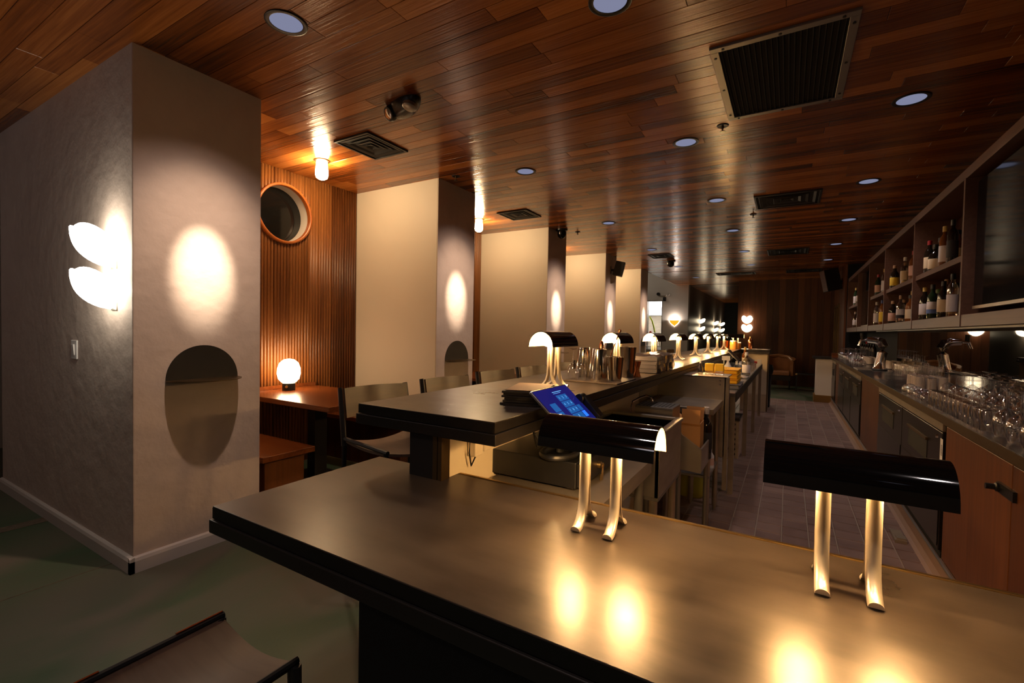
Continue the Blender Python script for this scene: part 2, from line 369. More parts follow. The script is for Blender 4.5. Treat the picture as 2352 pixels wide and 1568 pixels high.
for k, (sh, x, y) in enumerate(cells):
    if k < 300: obj('quarry_tile', tile_me, None, floor, (x, y, 0))
    else:
        rest.add([(x+px, y+py, pz) for px, py, pz in tile_g.v], tile_g.f)
o = obj('quarry_tiles', rest, M['tile'], floor); o['kind'] = 'stuff'
# ceiling and planks
ceiling = struct('ceiling', G().box(-7, 3.2, -3.5, 11.45, ZC+0.008, ZC+0.10).box(-2.975, 3.2, 11.45, 14.8, ZC+0.008, ZC+0.10).box(-2.63, 3.2, 14.8, 26, ZC+0.008, ZC+0.10), M['shadow'])
PW = 0.108
regions = [(-7.0, 3.2, -3.0, 11.4), (-2.97, 3.2, 11.4, 14.75), (-2.63, 1.0, 14.75, 24.0)]
planks = []
for (xa, xb, ya, yb) in regions:
    y = ya
    while y < yb - 0.001:
        x = xa - random.uniform(0, 1.2)
        while x < xb:
            ln = random.choice((0.45, 0.7, 0.9, 1.1, 1.3, 1.6, 1.9)) * random.uniform(0.9, 1.1)
            p0, p1 = max(x, xa), min(x+ln, xb)
            if p1 - p0 > 0.02:
                planks.append((screen_share([(p0,y,ZC),(p1,y,ZC),(p1,y+PW,ZC),(p0,y+PW,ZC)]), p0, p1, y, random.random()))
            x += ln
        y += PW
planks.sort(reverse=True)
def plank_geo(g, x0, x1, y0, z):
    a, c = 0.0009, 0.0022
    vs = [(x0+a,y0+a,z+0.010),(x1-a,y0+a,z+0.010),(x1-a,y0+PW-a,z+0.010),(x0+a,y0+PW-a,z+0.010)]
    vs += [(x0+a,y0+a,z+0.0012),(x1-a,y0+a,z+0.0012),(x1-a,y0+PW-a,z+0.0012),(x0+a,y0+PW-a,z+0.0012)]
    vs += [(x0+c,y0+c,z),(x1-c,y0+c,z),(x1-c,y0+PW-c,z),(x0+c,y0+PW-c,z)]
    g.add(vs, [(8,11,10,9),(4,8,9,5),(5,9,10,6),(6,10,11,7),(7,11,8,4),(0,4,5,1),(1,5,6,2),(2,6,7,3),(3,7,4,0)])
rest = G(); rest.tone = []
for k, (sh, x0, x1, y, tn) in enumerate(planks):
    tn = min(1, max(0, 0.5 + (tn-0.5)*1.15))
    if k < 300:
        g = G(); plank_geo(g, x0, x1, y, ZC); g.tone = tn; obj('ceiling_plank', g, M['plank'], ceiling)
    else:
        plank_geo(rest, x0, x1, y, ZC); rest.tone += [tn]*9
o = obj('ceiling_planks', rest, M['plank'], ceiling); o['kind'] = 'stuff'
# pillars
def pillar(x0, x1, y0, y1):
    o = struct('pillar', G().box(x0, x1, y0, y1, 0, ZC+0.02), M['plaster'], bevel=0.006)
    h, t = 0.085, 0.022
    prof = [(0,0),(t,0),(t,h-0.022),(t*0.75,h-0.006),(t*0.3,h),(0,h)]
    g = G()
    poly = lambda s, c: [(c + s*p[0], p[1]) for p in prof]
    # front (-y), right (+x) and far faces
    g.prism([(y0 - p[0], p[1]) for p in prof], 'x', x0, x1 + t)
    g.prism([(x1 + p[0], p[1]) for p in prof], 'y', y0 - t, y1 + t)
    obj('base_moulding', g, M['basebd'], o)
    return o
pillars = [pillar(-5.32, -2.96, 1.066, 1.752)]
for y in (3.49, 5.875, 8.265, 10.64):
    pillars.append(struct('pillar', G().box(-4.10, -2.95, y, y+0.61, 0, ZC+0.02), M['paint'], bevel=0.005))
    # plaster skin on the room face
    obj('plaster_face', G().box(-2.951, -2.944, y+0.002, y+0.608, 0, ZC+0.015), M['plaster'], pillars[-1])
# fluted walls in the alcoves
def fluted_wall(name, y0, y1, big):
    w = struct(name, G().box(-4.35, -4.105, y0-0.1, y1+0.1, 0, ZC+0.02), M['shadow'])
    n = max(1, round((y1-y0)/0.152)); bw = (y1-y0)/n
    for k in range(n):
        a = y0 + k*bw; g = G(); nf = 5; fw = (bw-0.003)/nf; vs = []; prof = []
        for q in range(nf):
            for s in range(5 if q < nf-1 else 6):
                ang = PI*s/5; prof.append((a+0.0015+q*fw+fw/2-math.cos(ang)*fw/2, -4.098 + 0.016*math.sin(ang)))
        prof = prof + [(a+bw-0.0015, -4.106), (a+0.0015, -4.106)]
        g.prism([(x, y) for y, x in prof], 'z', 0.0, ZC, smooth=True)
        obj('fluted_board', g, M['flute'], w)
    return w
HOLE = (2.64, 2.375, 0.262)
WALL1 = fluted_wall('wall_left', 1.752, 3.49, True)
for i, (a, c) in enumerate(((4.10, 5.875), (6.485, 8.265), (8.875, 10.64))):
    fluted_wall('wall_left', a, c, False)
# round porthole window: boards and backing cut through, glass set deep in the hole
Rx = Matrix.Rotation(PI/2, 3, 'Y')
cutter = obj('cutter', G().lathe([(0.268,-0.40),(0.268,0.40)], 48, c=(-4.08, HOLE[0], HOLE[1]), R=Rx, smooth=False), M['shadow'])
targets = [o for o in S.objects if o.type == 'MESH' and (o == WALL1 or (o.parent == WALL1))]
for o in targets:
    b = o.modifiers.new('cut', 'BOOLEAN'); b.object = cutter; b.operation = 'DIFFERENCE'; b.solver = 'EXACT'
bpy.context.view_layer.update()
dg = bpy.context.evaluated_depsgraph_get()
for o in targets:
    me = bpy.data.meshes.new_from_object(o.evaluated_get(dg)); o.modifiers.clear(); o.data = me
bpy.data.objects.remove(cutter)
win = thing('porthole_window', 'round porthole with orange wood rim and pale deep reveal on the fluted wall', 'window', (-4.08, HOLE[0], HOLE[1]))
win['kind'] = 'structure'
obj('rim', G().lathe([(0.255,-0.02),(0.278,-0.02),(0.278,0.022),(0.270,0.028),(0.262,0.028),(0.255,0.022),(0.255,-0.02)], 48, R=Rx), M['orangeline'], win)
obj('reveal', G().shell([(0.258,0.018),(0.258,-0.26)], 48, R=Rx), M['white'], win)
obj('pane', G().lathe([(0.0,-0.130),(0.257,-0.130),(0.257,-0.138)], 48, R=Rx), M['darkglass'], win)
# far left: opening wall with the kitchen pass
g = G().box(-8, -3.86, 14.75, 14.95, 0, 4.2).box(-3.40, -2.63, 14.75, 14.95, 0, 4.2).box(-3.86, -3.40, 14.75, 14.95, 2.315, 4.2).box(-3.86, -3.40, 14.75, 14.95, 0, 0.79)
struct('wall_back', g, M['white'])
struct('trim_1', G().box(-3.875, -3.855, 14.73, 14.96, 0.78, 2.33).box(-3.405, -3.385, 14.73, 14.96, 0.78, 2.33).box(-3.875, -3.385, 14.73, 14.96, 2.305, 2.33).box(-3.90, -3.36, 14.70, 14.98, 0.76, 0.79), M['steeldark'])
struct('wall_kitchen', G().box(-5.5, -2.7, 17.2, 17.3, 0, 3.2).box(-5.5, -5.4, 14.95, 17.2, 0, 3.2).box(-2.72, -2.64, 14.95, 17.2, 0, 3.2).box(-5.5, -2.64, 14.95, 17.3, 3.0, 3.1), M['white'])
struct('ceiling_upper', G().box(-8, -2.975, 11.5, 14.95, 4.2, 4.3), M['white'])
struct('wall_upper', G().box(-8, -7.9, 11.4, 14.9, 0, 4.2).box(-8, -2.975, 11.42, 11.5, 2.86, 4.3).box(-3.0, -2.975, 11.5, 14.75, 2.79, 4.3), M['white'])
# corridor and end wall
struct('wall_corridor', G().box(-2.75, -2.63, 14.95, 24, 0, ZC+0.02), M['greypaint'])
struct('wall_far', G().box(-2.8, -1.0, 24, 24.1, 0, ZC+0.02), M['blackmatte'])
ew = struct('wall_end', G().box(-1.19, 3.0, 14.14, 14.3, 0, ZC+0.02).box(-1.19, -1.08, 14.3, 24, 0, ZC+0.02), M['shadow'])
x = -1.215; rg = random.Random(3)
while x < 1.3:
    g = G().box(x+0.0012, x+0.1388, 14.10, 14.14, 0, ZC); g.tone = rg.random(); obj('wall_board', g, M['endboard'], ew); x += 0.14
# right side walls
wr = struct('wall_right', G().box(1.30, 1.5, -3, 8.2, 0, ZC+0.02).box(1.29, 1.5, 8.2, 11.5, 0, ZC+0.02), M['blackmatte'])
wr2 = struct('wall_side', G().box(0.99, 1.3, 11.56, 14.14, 0, ZC+0.02), M['shadow'])
y = 11.56
while y < 14.1:
    g = G().box(0.955, 0.99, y+0.0012, min(y+0.17, 14.1)-0.0012, 0, ZC); g.tone = 0.35+0.6*rg.random(); obj('wall_board', g, M['endboard'], wr2); y += 0.17
struct('wall_near', G().box(-9, 4, -4.1, -4, 0, ZC+0.4), M['paint'])
struct('wall_outer', G().box(-7.1, -7.0, -4, 11.4, 0, ZC+0.3), M['paint'])
struct('wall_service', G().box(3.2, 3.3, -4, 2, 0, ZC+0.3).box(1.5, 3.3, 2.0, 2.1, 0, ZC+0.3), M['paint'])
dr = thing('service_door', 'dark glazed wall panel with slim frame on the right side wall', 'door', (0.945, 13.15, 0))
dr['kind'] = 'structure'
obj('frame', G().box(-0.012, 0.012, -0.55, -0.49, 0, 2.05).box(-0.012, 0.012, 0.49, 0.55, 0, 2.05).box(-0.012, 0.012, -0.49, 0.49, 1.98, 2.05).box(-0.012, 0.012, -0.03, 0.03, 0, 1.98), M['bronze'], dr)
obj('pane', G().box(0.0, 0.008, -0.49, 0.49, 0.02, 1.98), M['darkglass'], dr)
# mirror behind the back counter, three panels with seams
mr_ = thing('back_mirror', 'long mirror behind the back counter, in joined panels', 'mirror', (1.30, 0, 0))
ys = [1.2, 3.6, 5.2, 6.75, 8.2]
for a, c in zip(ys[:-1], ys[1:]): obj('mirror_panel', G().box(-0.012, 0, a+0.003, c-0.003, 0.915, 1.50), M['mirror'], mr_)
# ================================================================== BARS
def slab(parent, x0, x1, y0, y1, zt, name='top'):
    obj(name, G().box(x0, x1, y0, y1, zt-0.004, zt), M['zinc'], parent, bevel=0.0015)
    obj(name+'_edge', G().box(x0, x1, y0, y1, zt-0.032, zt-0.004), M['edgeshade'], parent)
    obj(name+'_apron', G().box(x0-0.006, x1+0.006, y0-0.006, y1+0.006, zt-0.068, zt-0.034), M['zincedge'], parent, bevel=0.002)
BZ = 1.067; CZ = 0.862
bar = thing('bar_counter', 'long raised metal topped bar running down the room', 'counter')
slab(bar, -1.265, -0.705, 1.095, 9.50, BZ)
obj('seam', G().box(-1.265, -0.705, 4.298, 4.302, BZ, BZ+0.0006), M['black'], bar)
obj('front_wall', G().box(-1.0, -0.905, 1.205, 9.45, 0, BZ-0.068).box(-1.0, -0.905, 1.14, 1.205, CZ, BZ-0.068), M['cream'], bar)
obj('end_panel', G().box(-1.03, -0.935, 1.10, 1.14, CZ, BZ-0.068), M['black'], bar)
obj('bronze_strip', G().box(-0.935, -0.918, 1.10, 1.14, CZ, BZ-0.068), M['bronze'], bar)
obj('bronze_strip', G().box(-0.915, -0.900, 1.10, 1.14, CZ, BZ-0.068), M['bronze'], bar)
obj('guest_side_cladding', G().box(-1.03, -1.0, 1.205, 9.45, 0, BZ-0.068), M['black'], bar)
# return at the far end
ret = thing('bar_return', 'short return of the raised bar across the far end of the aisle', 'counter')
slab(ret, -0.698, -0.27, 8.95, 9.50, BZ)
obj('front_panel', G().box(-0.70, -0.30, 9.0, 9.04, 0, BZ-0.068), M['cream'], ret)
obj('side_panel', G().box(-0.30, -0.285, 9.0, 9.45, 0, BZ-0.068), M['bronze'], ret)
for xx in (-0.52, -0.42): obj('outlet', G().box(xx-0.035, xx+0.035, 8.994, 9.0, 0.80, 0.90), M['white'], ret)
ctr = thing('front_counter', 'lower dark metal counter crossing the foreground', 'counter')
slab(ctr, -1.26, 0.70, 0.622, 1.19, CZ)
obj('metal_strip', G().box(-0.90, 0.70, 1.192, 1.20, CZ-0.03, CZ+0.002), M['brass'], ctr)
obj('front_panel', G().box(-0.80, 0.70, 0.70, 1.17, 0, CZ-0.068), M['blackmatte'], ctr)
obj('hook', G().box(-0.96, -0.945, 0.64, 0.66, CZ-0.085, CZ-0.068), M['black'], ctr)
# ================================================================== LAMPS
def lamp_proto():
    t = thing('bar_lamp', '', 'lamp')
    L_, r, zb = 0.275, 0.062, 0.19; n = 14
    def sh(rr, off):
        return [(-math.cos(PI*k/n)*rr, zb + math.sin(PI*k/n)*rr*1.12 + off) for k in range(n+1)]
    outer, inner = sh(r, 0), sh(r-0.0035, 0)
    g = G(); vs = []
    vs = [(x, y, z) for x in (-L_/2, L_/2) for y, z in outer]
    m = n+1
    g.add(vs, [(i, i+1, m+i+1, m+i) for i in range(n)], True)
    vi = [(x, y, z) for x in (-L_/2, L_/2) for y, z in inner]
    g.add(vs[:m]+vi[:m], [(i+1, i, m+i, m+i+1) for i in range(n)])
    g.add(vs[m:]+vi[m:], [(i, i+1, m+i+1, m+i) for i in range(n)])
    g.add([vs[0], vs[m], vi[m], vi[0]], [(0,1,2,3)]); g.add([vs[n], vs[2*m-1], vi[2*m-1], vi[n]], [(3,2,1,0)])
    obj('shade', g, M['blackgloss'], t)
    g = G(); g.add(vi, [(i+1, i, m+i, m+i+1) for i in range(n)], True)
    obj('shade_lining', g, M['shadein'], t)
    for sx in (-0.0385, 0.0385):
        g = G()
        for sy in (-1, 1):
            cen = [(0.004, zb+0.035), (0.004, 0.16), (0.004, 0.10), (0.006, 0.060), (0.013, 0.035), (0.025, 0.017), (0.041, 0.005), (0.056, 0.0025)]
            w, rows = 0.0120, []
            for i, (py, pz) in enumerate(cen):
                q0 = cen[max(i-1, 0)]; q1 = cen[min(i+1, len(cen)-1)]; ty, tz = q1[0]-q0[0], q1[1]-q0[1]; l = math.hypot(ty, tz); ny, nz = -tz/l, ty/l
                rows.append([(sx + w*math.cos(PI*k/8), sy*(py + ny*(math.sin(PI*k/8)*0.011)), max(0.0, pz + nz*math.sin(PI*k/8)*0.011)) for k in range(9)])
            nv = len(rows)
            vs = [p for row in rows for p in row]
            fs = [(i*9+k, i*9+k+1, (i+1)*9+k+1, (i+1)*9+k) for i in range(nv-1) for k in range(8)]
            fs += [(i*9, (i+1)*9, (i+1)*9+8, i*9+8) for i in range(nv-1)]
            if sy < 0: fs = [f[::-1] for f in fs]
            g.add(vs, fs, True); g.add(rows[-1], [tuple(range(9)) if sy > 0 else tuple(range(8, -1, -1))])
        obj('column', g, M['satin'], t)
    for sx in (-0.062, 0.062):
        obj('bulb', G().lathe([(0.0,-0.03),(0.010,-0.024),(0.013,0.0),(0.010,0.024),(0.0,0.03)], 8, c=(sx,0,zb+0.012), R=Matrix.Rotation(PI/2, 3, 'Y')), M['bulb'], t)
    return t
lp = lamp_proto(); lp.location = (-0.375, 1.05, CZ)
lp['label'] = 'black shaded desk lamp on the front counter, left of the two'
dup(lp, (0.104, 1.05, CZ), 0, 'black shaded desk lamp on the front counter, right of the two')
names = ['first', 'second', 'third', 'fourth', 'fifth', 'sixth', 'seventh', 'eighth']
for i, y in enumerate((1.94, 2.87, 3.80, 4.76, 5.76, 6.74, 7.68, 8.52)):
    dup(lp, (-0.93, y, BZ), PI/2, 'double column lamp on the raised bar, %s from the near end' % names[i], 'lamps along the raised bar')
dup(lp, (-0.82, 9.22, BZ), 0, 'last lamp of the row, at the far corner of the raised bar', 'lamps along the raised bar')
# jelly jar ceiling lights
def jar(y, lab):
    t = thing('jar_light', lab, 'lamp', (-3.56, y, ZC), group='jar lights over the booths')
    obj('jar_shade', G().lathe([(0.045,-0.012),(0.047,-0.04),(0.052,-0.085),(0.053,-0.125),(0.046,-0.150),(0.025,-0.163),(0.0,-0.166)], 20), M['jar'], t)
    obj('canopy', G().lathe([(0.068,0.0),(0.068,-0.006),(0.060,-0.010),(0.047,-0.012)], 24), M['bronze'], t)
for y, l in ((2.65, 'glowing jar light on the ceiling above the globe lamp booth'), (5.05, 'glowing jar light half hidden behind the second pillar'), (7.45, 'jar light over the third booth, behind the third pillar'), (9.85, 'jar light over the fourth booth, behind the fourth pillar')): jar(y, l)
# globe table lamp in the booth
t = thing('globe_lamp', 'small glowing globe lamp with black base on the booth table', 'lamp', (-3.90, 2.575, 0.741))
obj('globe', G().lathe([(0.03,0.064),(0.062,0.075),(0.088,0.105),(0.098,0.15),(0.096,0.20),(0.078,0.25),(0.045,0.278),(0.0,0.288)], 24), M['globe'], t)
obj('base', G().lathe([(0.055,0),(0.055,0.065),(0.03,0.068)], 24), M['plasticblk'], t)
obj('dimmer_knob', G().lathe([(0.012,0),(0.012,0.014),(0.0,0.014)], 14, c=(0.035,-0.043,0.038), R=Matrix.Rotation(-PI/4, 3, 'Z') @ Matrix.Rotation(PI/2, 3, 'Y')), M['brass'], t)
# heart sconces: a folded opal bowl, point down, notch at the top
def heart(parent, zoff, m, w=0.135, h=0.17, d=0.165, lean=0.075):
    def fn(u, v):
        s = 2*u-1; a = s*PI/2
        rim = h*(0.70 + 0.34*math.sin(min(1, abs(s)*1.25)*PI)**0.8 if abs(s) < 0.8 else 0.70 - 0.5*(abs(s)-0.8))
        rr = math.sin(v*PI/2)**0.72
        x = math.sin(a)*w*rr; y = -(math.cos(a)*d*rr) - 0.02
        z = -0.055*(1-v) + v**1.6*rim*0.88
        return (x, y, z+zoff)
    obj('opal_shade', G().surf(fn, 20, 10), m, parent)
    obj('bracket', G().box(-0.022, 0.022, -0.045, 0.0, zoff-0.02, zoff+0.05).box(-0.035, 0.035, -0.006, 0.0, zoff-0.06, zoff+0.10), M['steeldark'], parent)
t = thing('heart_sconce', 'pair of stacked opal heart wall lights on the near pillar', 'wall light', (-3.18, 1.066, 1.66))
heart(t, 0.02, M['sconce']); heart(t, -0.205, M['sconce'])
t = thing('heart_sconce', 'pair of stacked opal heart wall lights on the dark end wall', 'wall light', (-0.98, 14.095, 1.60))
heart(t, 0.07, M['sconcewarm']); heart(t, -0.165, M['sconcewarm'])
for y, l in ((16.9, 'nearest of the three paired globe lights along the far corridor wall'), (20.4, 'middle of the three paired globe lights along the far corridor wall'), (22.5, 'farthest of the three paired globe lights along the far corridor wall')):
    t = thing('corridor_sconce', l, 'wall light', (-2.63, y, 1.62), PI/2, 'corridor wall lights')
    heart(t, 0.10, M['sconcewarm'], 0.12, 0.12, 0.16); heart(t, -0.17, M['sconcewarm'], 0.12, 0.12, 0.16)
# amber shell uplight beside the kitchen pass
t = thing('amber_sconce', 'amber shell uplight on the white wall beside the kitchen pass', 'wall light', (-3.02, 14.748, 1.68))
obj('amber_shell', G().surf(lambda u, v: (math.sin((2*u-1)*PI/2)*0.14*math.sin(v*PI/2), -0.11*math.cos((2*u-1)*PI/2)*math.sin(v*PI/2)-0.01, -0.14+0.17*v), 14, 8, 0.004), M['amber'], t)
obj('bulb', G().lathe([(0.0,-0.04),(0.035,-0.02),(0.04,0.01),(0.0,0.045)], 12, c=(0,-0.05,0.03)), emis('amber_bulb', (1.0,0.85,0.72), 150.0), t)
# downlights
def downlight(x, y, m, lab):
    t = thing('downlight', lab, 'ceiling light', (x, y, ZC), group='recessed ceiling downlights')
    obj('trim_ring', G().lathe([(0.073,0.0),(0.095,0.0),(0.095,-0.005),(0.090,-0.007),(0.073,-0.003),(0.073,0.0)], 28), M['plasticblk'], t)
    obj('lens', G().lathe([(0.0,-0.0015),(0.074,-0.0015),(0.074,0.0)], 28), m, t)
    if x > -2: spot('downlight_beam', (x, y, ZC-0.02), (x, y, 0), DOWN_W*(1.15 if x > 0 else 1.0), math.radians(110), 1.0, (1.0,0.84,0.80), 0.045)
    return t
rows = [('right', 0.60), ('middle', -0.716), ('left', -2.11)]
ordn = ['nearest', 'second', 'third', 'fourth', 'fifth', 'sixth', 'seventh', 'eighth']
gridY = {'right': (3.69, 5.446, 7.122, 8.92, 10.7), 'middle': (1.985, 3.724, 5.49, 7.19, 9.08, 10.9), 'left': (1.368, 3.719, 5.998, 8.25, 10.6, 12.84)}
for nm, x in rows:
    for k, y in enumerate(gridY[nm]):
        downlight(x, y, M['down'], 'recessed downlight in the %s row, %s from the camera' % (nm, ordn[k]))
for k, y in enumerate((-1.3, 0.1)):
    for x in (-2.11, -0.716, 0.6): downlight(x, y, M['down'], 'recessed downlight overhead behind the viewpoint, %s row, %s' % (('left','middle','right')[int(round((x+2.11)/1.37))], ('far','near')[k]))
# pillar wall washers: real spots in the left row of downlights
for k, (yl, yc) in enumerate(((1.39, 1.41), (3.76, 3.80), (6.12, 6.18), (8.50, 8.57), (10.90, 10.95))):
    spot('pillar_spot', (-2.11, yl, ZC-0.03), (-2.96, yc, 1.64), SPOT_W, math.radians(17), 1.0, (1.0,0.80,0.58), 0.02)
    spot('pillar_glow', (-2.11, yl, ZC-0.03), (-2.96, yc, 1.62), MID_W, math.radians(50), 1.0, (1.0,0.70,0.46), 0.02)
    spot('pillar_spill', (-2.11, yl, ZC-0.03), (-2.96, yc, 0.95), SPILL_W, math.radians(84), 1.0, (1.0,0.74,0.62), 0.02)
# dim fill lights added behind the viewpoint, standing in for the front room
for x, y in ((-3.6, -1.6), (-5.5, -1.2), (-1.0, -1.8)):
    l = bpy.data.lights.new('front_room_fill', 'POINT'); l.energy = 3.0; l.color = (1.0,0.9,0.95); l.shadow_soft_size = 0.12
    o = bpy.data.objects.new('front_room_fill', l); COL.objects.link(o); o.location = (x, y, 2.5)
# unseen fill globe, added to brighten the far white wall in the taller space
t = thing('added_fill_globe', 'added fill globe in the taller room beyond the last pillar, hidden from view', 'ceiling light', (-4.9, 13.0, 4.2))
obj('globe', G().lathe([(0.0,-0.85),(0.10,-0.80),(0.14,-0.70),(0.10,-0.60),(0.0,-0.55)], 16), emis('fill_globe_glow', (1.0,0.86,0.70), 14.0), t)
obj('cord', G().tube([(0,0,0),(0,0,-0.56)], 0.006, 6), M['plasticblk'], t)
# kitchen lighting
kl = thing('kitchen_light', 'bright white tube light glowing inside the kitchen pass', 'ceiling light', (-3.7, 16.2, 2.99))
obj('diffuser', G().box(-0.7, 0.7, -0.5, 0.5, -0.05, 0.0), M['kitchenlamp'], kl)
# ================================================================== CEILING FITTINGS
def grille(name, lab, x0, x1, y0, y1, frame=0.035, louvers=0, rings=0):
    t = thing(name, lab, 'vent', ((x0+x1)/2, (y0+y1)/2, ZC))
    w, d = (x1-x0)/2, (y1-y0)/2; f = frame
    obj('frame', G().box(-w, w, -d, -d+f, -0.014, 0).box(-w, w, d-f, d, -0.014, 0).box(-w, -w+f, -d+f, d-f, -0.014, 0).box(w-f, w, -d+f, d-f, -0.014, 0), M['steeldark'] if not rings else M['black'], t, bevel=0.002)
    obj('void', G().box(-w+f, w-f, -d+f, d-f, -0.004, -0.001), M['shadow'], t)
    if louvers:
        n = louvers
        for k in range(n):
            x = -w+f + (2*w-2*f)*(k+0.5)/n
            obj('louver', G().cbox((x, 0, -0.006), (0.006, 2*d-2*f, 0.008), (0, 0.5, 0)), M['shadow'], t)
        g = G()
        for s in (-1, 1):
            for q in (-0.8, 0, 0.8):
                g.lathe([(0.007,-0.018),(0.007,-0.014)], 8, c=(s*(w-f/2), q*d, 0)); g.lathe([(0.007,-0.018),(0.007,-0.014)], 8, c=(q*w, s*(d-f/2), 0))
        obj('screws', g, M['black'], t)
    for k in range(rings):
        q = 1 - (k+0.35)/(rings+0.25); a, b2 = (w-f)*q, (d-f)*q; i = 0.78 if k < rings-1 else 0.3
        a2, b3 = a-0.03*min(1, w/0.2), b2-0.03*min(1, w/0.2); a2, b3 = max(a2, 0.01), max(b3, 0.01)
        vs = [(-a,-b2,-0.010),(a,-b2,-0.010),(a,b2,-0.010),(-a,b2,-0.010),(-a2,-b3,-0.003),(a2,-b3,-0.003),(a2,b3,-0.003),(-a2,b3,-0.003),(-a+0.003,-b2+0.003,-0.011),(a-0.003,-b2+0.003,-0.011),(a-0.003,b2-0.003,-0.011),(-a+0.003,b2-0.003,-0.011)]
        fs = []
        for e in range(4):
            e2 = (e+1) % 4; fs += [(e, e2, 8+e2, 8+e), (8+e, 8+e2, 4+e2, 4+e), (e2, e, 4+e, 4+e2)]
        obj('louver_ring', G().add(vs, fs), M['blackmatte'] if k % 2 else M['black'], t)
    return t
grille('return_air_grille', 'large black return air grille with screwed metal frame on the ceiling', -0.39, 0.237, 2.553, 3.46, 0.04, louvers=22)
grille('ceiling_diffuser', 'square black ceiling diffuser nearest the first pillar', -3.10, -2.72, 2.41, 2.84, 0.018, rings=4)
grille('ceiling_diffuser', 'square black ceiling diffuser beside the second jar light', -3.16, -2.745, 4.86, 5.27, 0.018, rings=4)
grille('ceiling_diffuser', 'small square ceiling diffuser near the far pillars', -2.31, -1.915, 8.76, 9.2, 0.018, rings=4)
grille('ceiling_diffuser', 'wide dark diffuser with lit corner over the aisle, second from the big grille', -0.36, 0.247, 5.50, 6.06, 0.02, rings=4)
grille('ceiling_diffuser', 'dark diffuser over the aisle, third from the big grille', -0.363, 0.255, 9.06, 9.70, 0.02, rings=4)
grille('ceiling_diffuser', 'dark slot diffuser in front of the corridor opening', -1.55, -0.71, 12.10, 12.52, 0.02, rings=3)
grille('ceiling_diffuser', 'dark slot diffuser at the far right by the speaker', -0.09, 0.59, 12.02, 12.56, 0.02, rings=3)
for x, y, l in ((-0.437, 3.542, 'sprinkler head just past the large return grille'), (-0.411, 6.325, 'sprinkler head past the second aisle diffuser'), (-2.76, 3.523, 'sprinkler head in front of the second pillar'), (-2.70, 6.34, 'sprinkler head beside the third pillar top'), (-2.2, 10.4, 'sprinkler head near the fifth pillar top')):
    t = thing('sprinkler', l, 'sprinkler', (x, y, ZC))
    obj('escutcheon', G().lathe([(0.016,0.0),(0.040,0.0),(0.034,-0.007),(0.016,-0.004)], 18), M['black'], t)
    obj('head', G().lathe([(0.008,0),(0.008,-0.022),(0.005,-0.024),(0.005,-0.04),(0.019,-0.042),(0.019,-0.045),(0.0,-0.045)], 12), M['bronze'], t)
# emergency light by the first jar light
t = thing('emergency_light', 'black oval emergency light with two lamp heads on the ceiling', 'emergency light', (-2.18, 2.24, ZC), -0.3)
obj('body', G().surf(lambda u, v: (0.155*math.cos(2*PI*u)*math.sin(v*PI/2)**0.7, 0.075*math.sin(2*PI*u)*math.sin(v*PI/2)**0.7, -0.075*math.cos(v*PI/2)), 28, 8), M['plasticblk'], t)
obj('lamp_head', G().lathe([(0.045,-0.02),(0.05,0.0),(0.044,0.02),(0.034,0.022),(0.0,0.016)], 20, c=(-0.10,-0.05,-0.045), R=Matrix.Rotation(2.1, 3, 'X')), M['plasticblk'], t)
obj('lens', G().lathe([(0.034,0.021),(0.02,0.026),(0.0,0.028)], 16, c=(-0.10,-0.05,-0.045), R=Matrix.Rotation(2.1, 3, 'X')), M['chrome'], t)
obj('lamp_head', G().lathe([(0.045,0.0),(0.045,0.02),(0.038,0.026),(0.0,0.026)], 20, c=(0.12,-0.03,-0.055), R=Matrix.Rotation(2.9, 3, 'X')), M['steeldark'], t)
for x, y, r, l in ((-2.835, 6.08, 0.062, 'black dome camera on the ceiling by the third pillar'), (-2.083, 9.66, 0.07, 'black dome camera past the far ceiling diffuser')):
    t = thing('dome_camera', l, 'camera', (x, y, ZC))
    obj('mount', G().lathe([(r*1.35,0),(r*1.35,-0.02),(r,-0.03)], 24), M['plasticblk'], t)
    obj('dome', G().lathe([(r,-0.03),(r,-0.075),(r*0.85,-0.105),(r*0.45,-0.128),(0.0,-0.134)], 24), M['blackgloss'], t)
def speaker(lab, loc, rz, s=(0.17,0.17,0.27), m='plasticblk', tilt=0.25):
    t = thing('wall_speaker', lab, 'speaker', loc, rz)
    w, d, h = s
    c = obj('cabinet', G().prism([(-w/2, 0), (w/2, 0), (w*0.36, d), (-w*0.36, d)], 'z', -h/2, h/2), M['plasticblk'], t, rot=(tilt, 0, 0), bevel=0.004)
    obj('front_grille', G().box(-w*0.47, w*0.47, -0.006, 0.0, -h*0.47, h*0.47), M[m], t, rot=(tilt, 0, 0))
    obj('bracket', G().box(-0.02, 0.02, d*0.6, d+0.06, -0.02, 0.02).box(-0.035, 0.035, d+0.055, d+0.065, -0.07, 0.07), M['black'], t)
speaker('black speaker high on the fourth pillar', (-2.72, 8.62, 2.50), PI/2+0.25)
speaker('dark box speaker with pale front high on the right side wall', (0.62, 12.1, 2.50), -PI/2+0.2, (0.34,0.28,0.46), 'shelfwood', 0.2)
